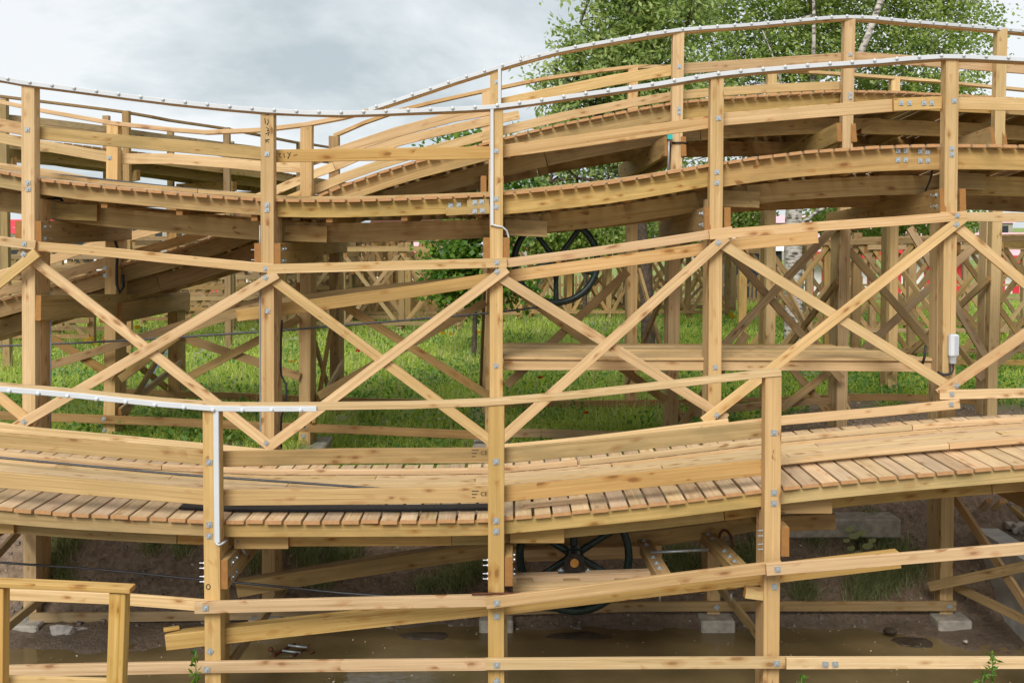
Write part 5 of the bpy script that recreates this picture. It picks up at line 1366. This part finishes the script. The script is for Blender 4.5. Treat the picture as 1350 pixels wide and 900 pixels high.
h_ = (0.09 + 0.15*rng.random(n_))*(0.7 + 0.9*rough_); blades('grass', g, h_, 0.011*dist*(0.8+0.5*rng.random(n_)), np.full(n_, 0.95), 'grass', 2, 'bright meadow grass between the tracks and the far fence')
g = sample_ground(8000, 15.0, 40, 5, 1.1)
g = np.array([p for p in g if p[0] < 0.16*p[1]])
n_ = len(g); blades('grass_stalks', g, 0.25 + 0.3*rng.random(n_), 0.009*g[:, 1]/16, np.full(n_, 0.12), 'stalk', 6, 'pale tall seed stalks standing in the meadow')
# broad leaved weeds
wp = sample_ground(2600, 13.6, 36, 8, 1.5, 0.75)
wp = np.array([p for p in wp if gnoise(p[0], p[1], 0.5, 60) > -0.12 or p[0] > 2.5])
wp[:, 2] += 0.09
wo_ = leaves_mesh('weeds', wp, 16, (0.14, 0.14, 0.07), 0.085, 'weed', None, 9, -0.4, 0.6); wo_['kind'] = 'stuff'; wo_['label'] = 'broad leaved weeds growing through the meadow grass'
def flowers(name, spots, mat, label, size=0.035, n=1, spread=0.12, seed=3):
    r = random.Random(seed); polys = []
    for px_, py_ in spots:
        Y = min(40, 2.9*F/(py_-300)); b = P(px_, py_, Y); z0 = gz(b.x, b.y) + 0.2
        for k_ in range(n):
            c = Vector((b.x + r.uniform(-spread, spread), b.y + r.uniform(-spread, spread), z0 + r.uniform(-.05, .05))); s = size*Y/16
            vs, fs = [tuple(c + Vector((0, -0.01, 0.01)))], []
            for q in range(6):
                th = 2*math.pi*q/6; vs.append(tuple(c + Vector((math.cos(th)*s, -0.5*s*math.sin(th), math.sin(th)*s*0.6))))
            for q in range(6): fs.append((0, 1+q, 1+(q+1) % 6))
            polys.append((vs, fs))
    return scatter_mesh(name, polys, mat, label)
flowers('flowers', [(104, 438), (108, 442), (93, 447), (115, 449), (120, 452), (107, 456), (122, 455), (118, 471), (163, 488), (171, 490), (178, 483), (253, 458), (265, 458), (266, 462), (391, 480), (730, 490), (738, 488), (738, 492), (966, 420), (973, 452), (981, 457), (590, 442), (630, 440), (520, 470), (185, 435), (166, 541), (300, 440)], 'petal_y', 'yellow and orange flowers dotted through the meadow', 0.045, 2)
flowers('flowers', [(100, 437), (1061, 422), (1065, 426), (1048, 397), (771, 550), (473, 468), (712, 505), (1052, 420)], 'petal_r', 'red poppies dotted through the grass', 0.05, 1, 0.02)
flowers('flowers', [(270, 470), (280, 465), (262, 475), (700, 485), (705, 492), (710, 495), (565, 505), (570, 498), (420, 480), (425, 478), (570, 540), (1075, 500), (1080, 497), (320, 440), (390, 450), (770, 432), (785, 428), (795, 440)], 'petal_w', 'small white flowers in the meadow grass', 0.03, 5, 0.3)
# sedge tufts on the bank
def tuft_spots():
    return [(88, 712, .32), (70, 740, .22), (80, 768, .22), (240, 720, .2), (200, 715, .18), (395, 725, .4), (430, 715, .4), (470, 705, .3), (450, 735, .3), (700, 705, .3), (600, 765, .35), (630, 750, .35), (560, 770, .2), (900, 742, .35), (880, 748, .3), (985, 738, .3), (975, 745, .3), (1000, 775, .25), (1060, 780, .25), (1150, 770, .35), (1175, 755, .35), (1190, 745, .3), (1130, 780, .25), (1165, 712, .2), (1145, 700, .25), (1075, 705, .2), (1200, 740, .25), (420, 765, .25), (340, 740, .25)]
def bank_hit(px, py):
    for Y in np.arange(11.2, 14.5, 0.02):
        p = P(px, py, Y)
        if p.z <= gz(p.x, p.y): return p
    return P(px, py, 13.0)
for i, (px_, py_, s) in enumerate(tuft_spots()):
    c = bank_hit(px_, py_ + 6); r = np.random.default_rng(100+i); n_ = int(330*s/0.3)
    pts = np.stack([c.x + r.normal(0, s*0.33, n_), c.y + r.normal(0, s*0.22, n_), np.zeros(n_)], 1)
    pts[:, 2] = [gz(x, y) for x, y in pts[:, :2]]
    o = blades('sedge_tuft', pts, s*(0.5+0.6*r.random(n_)), np.full(n_, 0.009), np.full(n_, 0.8), 'tuft', 200+i, None, kind='stuff')
    o['label'] = 'sparse sedge growing out of the soil bank'
# litter of chips and dry leaves on soil
lp = []
r = np.random.default_rng(12)
while len(lp) < 2600:
    x = r.uniform(-7.5, 8.5); y = r.uniform(12.2, 20.5)
    if soil_mask(x, y) < 0.6: continue
    if y < 13.4 and r.random() < 0.35: continue
    lp.append((x, y, gz(x, y) + 0.008))
lt = leaves_mesh('leaf_litter', np.array(lp), 1, (0.01, 0.01, 0.004), 0.048, 'dryleaf', None, 13, 0.0, 0.6); lt['kind'] = 'stuff'; lt['label'] = 'pale chips and dry leaves littering the bare soil'
lp = []
while len(lp) < 1700:
    x = r.uniform(-7.0, 7.5); y = r.uniform(12.15, 14.0)
    lp.append((x, y, gz(x, y) + 0.01))
lt = leaves_mesh('leaf_litter', np.array(lp), 1, (0.01, 0.01, 0.004), 0.034, 'dryleaf', None, 15, 0.0, 0.7); lt['kind'] = 'stuff'; lt['label'] = 'pale flakes and dry leaves scattered over the pond bank'
fl = np.array([(r.uniform(-6, 6.5), 12.1 - abs(r.normal(0, 0.9)), 0.006) for _ in range(150)])
lt = leaves_mesh('leaf_litter', fl, 1, (0.01, 0.01, 0.001), 0.03, 'dryleaf', None, 19, 0.0, 0.6, flat=9.0); lt['kind'] = 'stuff'; lt['label'] = 'dry leaves and scum floating on the brown pond'
for px_, py_, sx_, sy_, lab in ((1203, 846, 0.24, 0.16, 'flat mud bank breaking the water near the right footing'), (560, 838, 0.3, 0.12, 'thin mud bank breaking the water left of the centre post'), (760, 838, 0.4, 0.10, 'long thin mud bank at the waterline below the rope wheel')):
    c = P(px_, py_, 11.7); c = P(px_, py_, 11.7*(CZ/(CZ-c.z)))
    tag(rock('mud_bank', (c.x, c.y, 0.0), (sx_, sy_, 0.03), 'mudlump', px_*0.013), lab, 'mud bank')
polys = []
for i in range(520):
    x = R.uniform(-7, 7.5); y = 12.0 + abs(R.gauss(0.2, 0.6)); sz = R.uniform(0.008, 0.03)*(1.6 if R.random() < .08 else 1)
    polys.append(chunk((x, y, gz(x, y) + sz*0.2), sz, R))
scatter_mesh('pebbles', polys, 'gravel', 'small stones and clods lying on the pond bank')
# heart-leaved plant on the slab
c0 = bank_hit(1130, 716)
hp = thing('broad_leaf_plant', 'plant with pale heart shaped leaves in front of the concrete slab', 'plant', c0)
for i, (px_, py_, s) in enumerate(((1120, 697, .05), (1126, 706, .06), (1136, 702, .05), (1144, 719, .065), (1122, 722, .045), (1131, 728, .04), (1150, 712, .045), (1116, 712, .04))):
    c = P(px_, py_, 12.48); vs = [c]
    for q in range(10):
        th = 2*math.pi*q/10; rr = s*(1 - 0.35*(1 if q == 3 else 0))*(1+0.12*math.cos(2*th))
        vs.append(c + Vector((math.cos(th)*rr, -0.25*rr*math.sin(th), math.sin(th)*rr*0.85)))
    mesh_obj('leaf', vs, [(0, 1+q, 1+(q+1) % 10) for q in range(10)], 'tuft', hp)
    tube('stem', [c, Vector((c.x*0.6 + c0.x*0.4, c.y+0.05, c.z-0.06)), Vector((c0.x, c0.y, c0.z-0.02))], 0.005, 'weed', hp, 4, False)
# near weeds poking into the frame from below
def near_weed(px0, py0, px1, py1, Y, label, seed):
    a = P(px0, py0, Y); b = P(px1, py1, Y)
    t = thing('tall_weed', label, 'weed', a, 'weeds in front of the near posts')
    tube('stem', [a, a.lerp(b, .5) + Vector((0.01, 0, 0)), b], 0.004, 'weed', t, 5)
    r = np.random.default_rng(seed); cs = np.array([list(a.lerp(b, f)) for f in np.linspace(0.25, 1, 18)])
    leaves_mesh('leaves', cs, 5, (0.008, 0.008, 0.008), 0.055, 'shrubleaf', t, seed, -0.5, 0.35)
near_weed(256, 985, 258, 862, 7.6, 'slender weed rising in front of the left near post', 301)
near_weed(1302, 985, 1309, 862, 7.4, 'tallest weed at the lower right corner of the pond rail', 302)
near_weed(1262, 985, 1298, 888, 7.3, 'short leaning weed left of the tall corner weed', 303)
near_weed(1050, 985, 1057, 893, 7.4, 'weed tip just showing beside the right near post', 304)

# ------------------------------------------------------------------ print and pencil on the timber
def print_text(parent, body, px, py, Y, size, rot=0.0):
    cu = bpy.data.curves.new('stamp', 'FONT'); cu.body = body; cu.size = size; cu.extrude = 0.0004; cu.align_x = 'CENTER'; cu.align_y = 'CENTER'
    cu.materials.append(M['ink'])
    p = P(px, py, Y)
    mw = Matrix.Translation(p) @ Matrix.Rotation(math.pi/2, 4, 'X') @ Matrix.Rotation(rot, 4, 'Z')
    tmp = bpy.data.objects.new('stamp_text', cu); col.objects.link(tmp)
    me = bpy.data.meshes.new_from_object(tmp.evaluated_get(bpy.context.evaluated_depsgraph_get()))
    col.objects.unlink(tmp); bpy.data.objects.remove(tmp)
    if not me.materials: me.materials.append(M['ink'])
    return link(bpy.data.objects.new('stamp', me), parent, mw)
M['ink'] = simple('black_ink', (0.05, 0.04, 0.03), 0.8, 0, 40, 0.4)
gA = [c for c in A.children if c.name.startswith('guard_rail')]
for py_, par in ((597, gA[1]), (651, gA[4])):
    print_text(par, 'CE', 638, py_, YB_-0.002, 0.055)
    for k_ in range(3):
        a = P(622, py_-4+4.2*k_, YB_-0.0015); b = P(631-2*k_, py_-4+4.2*k_, YB_-0.0015)
        timber('stamp', [a, b], 0.008, 0.001, 'ink', par, 'mid')
def pencil(parent, strokes, Y):
    for st in strokes:
        tube('pencil_mark', px_line([(x, y, Y) for x, y in st]), 0.0045, 'ink', parent, 4, False)
pencil(bpost[2], [[(350, 146), (354, 145), (351, 149), (355, 151), (350, 152)], [(349, 156), (350, 163)], [(353, 157), (354, 161), (352, 165)], [(351, 168), (354, 170), (352, 173), (355, 172)], [(350, 177), (355, 174), (353, 179)], [(349, 185), (355, 184)], [(350, 188), (352, 185), (354, 188)]], YB-0.003)
gB = [c for c in B.children if c.name.startswith('guard_rail')]
pencil(gB[2], [[(367, 203), (370, 202), (368, 206), (371, 208)], [(374, 202), (375, 208)], [(379, 201), (382, 205), (379, 209)], [(383, 201), (380, 209)], [(387, 205), (392, 204)]], YM-0.002)
ring = [(274.5 + 2.6*math.cos(2*math.pi*q/12), 773 + 3.4*math.sin(2*math.pi*q/12)) for q in range(13)]
pencil(apost[1], [ring], YA-0.002)
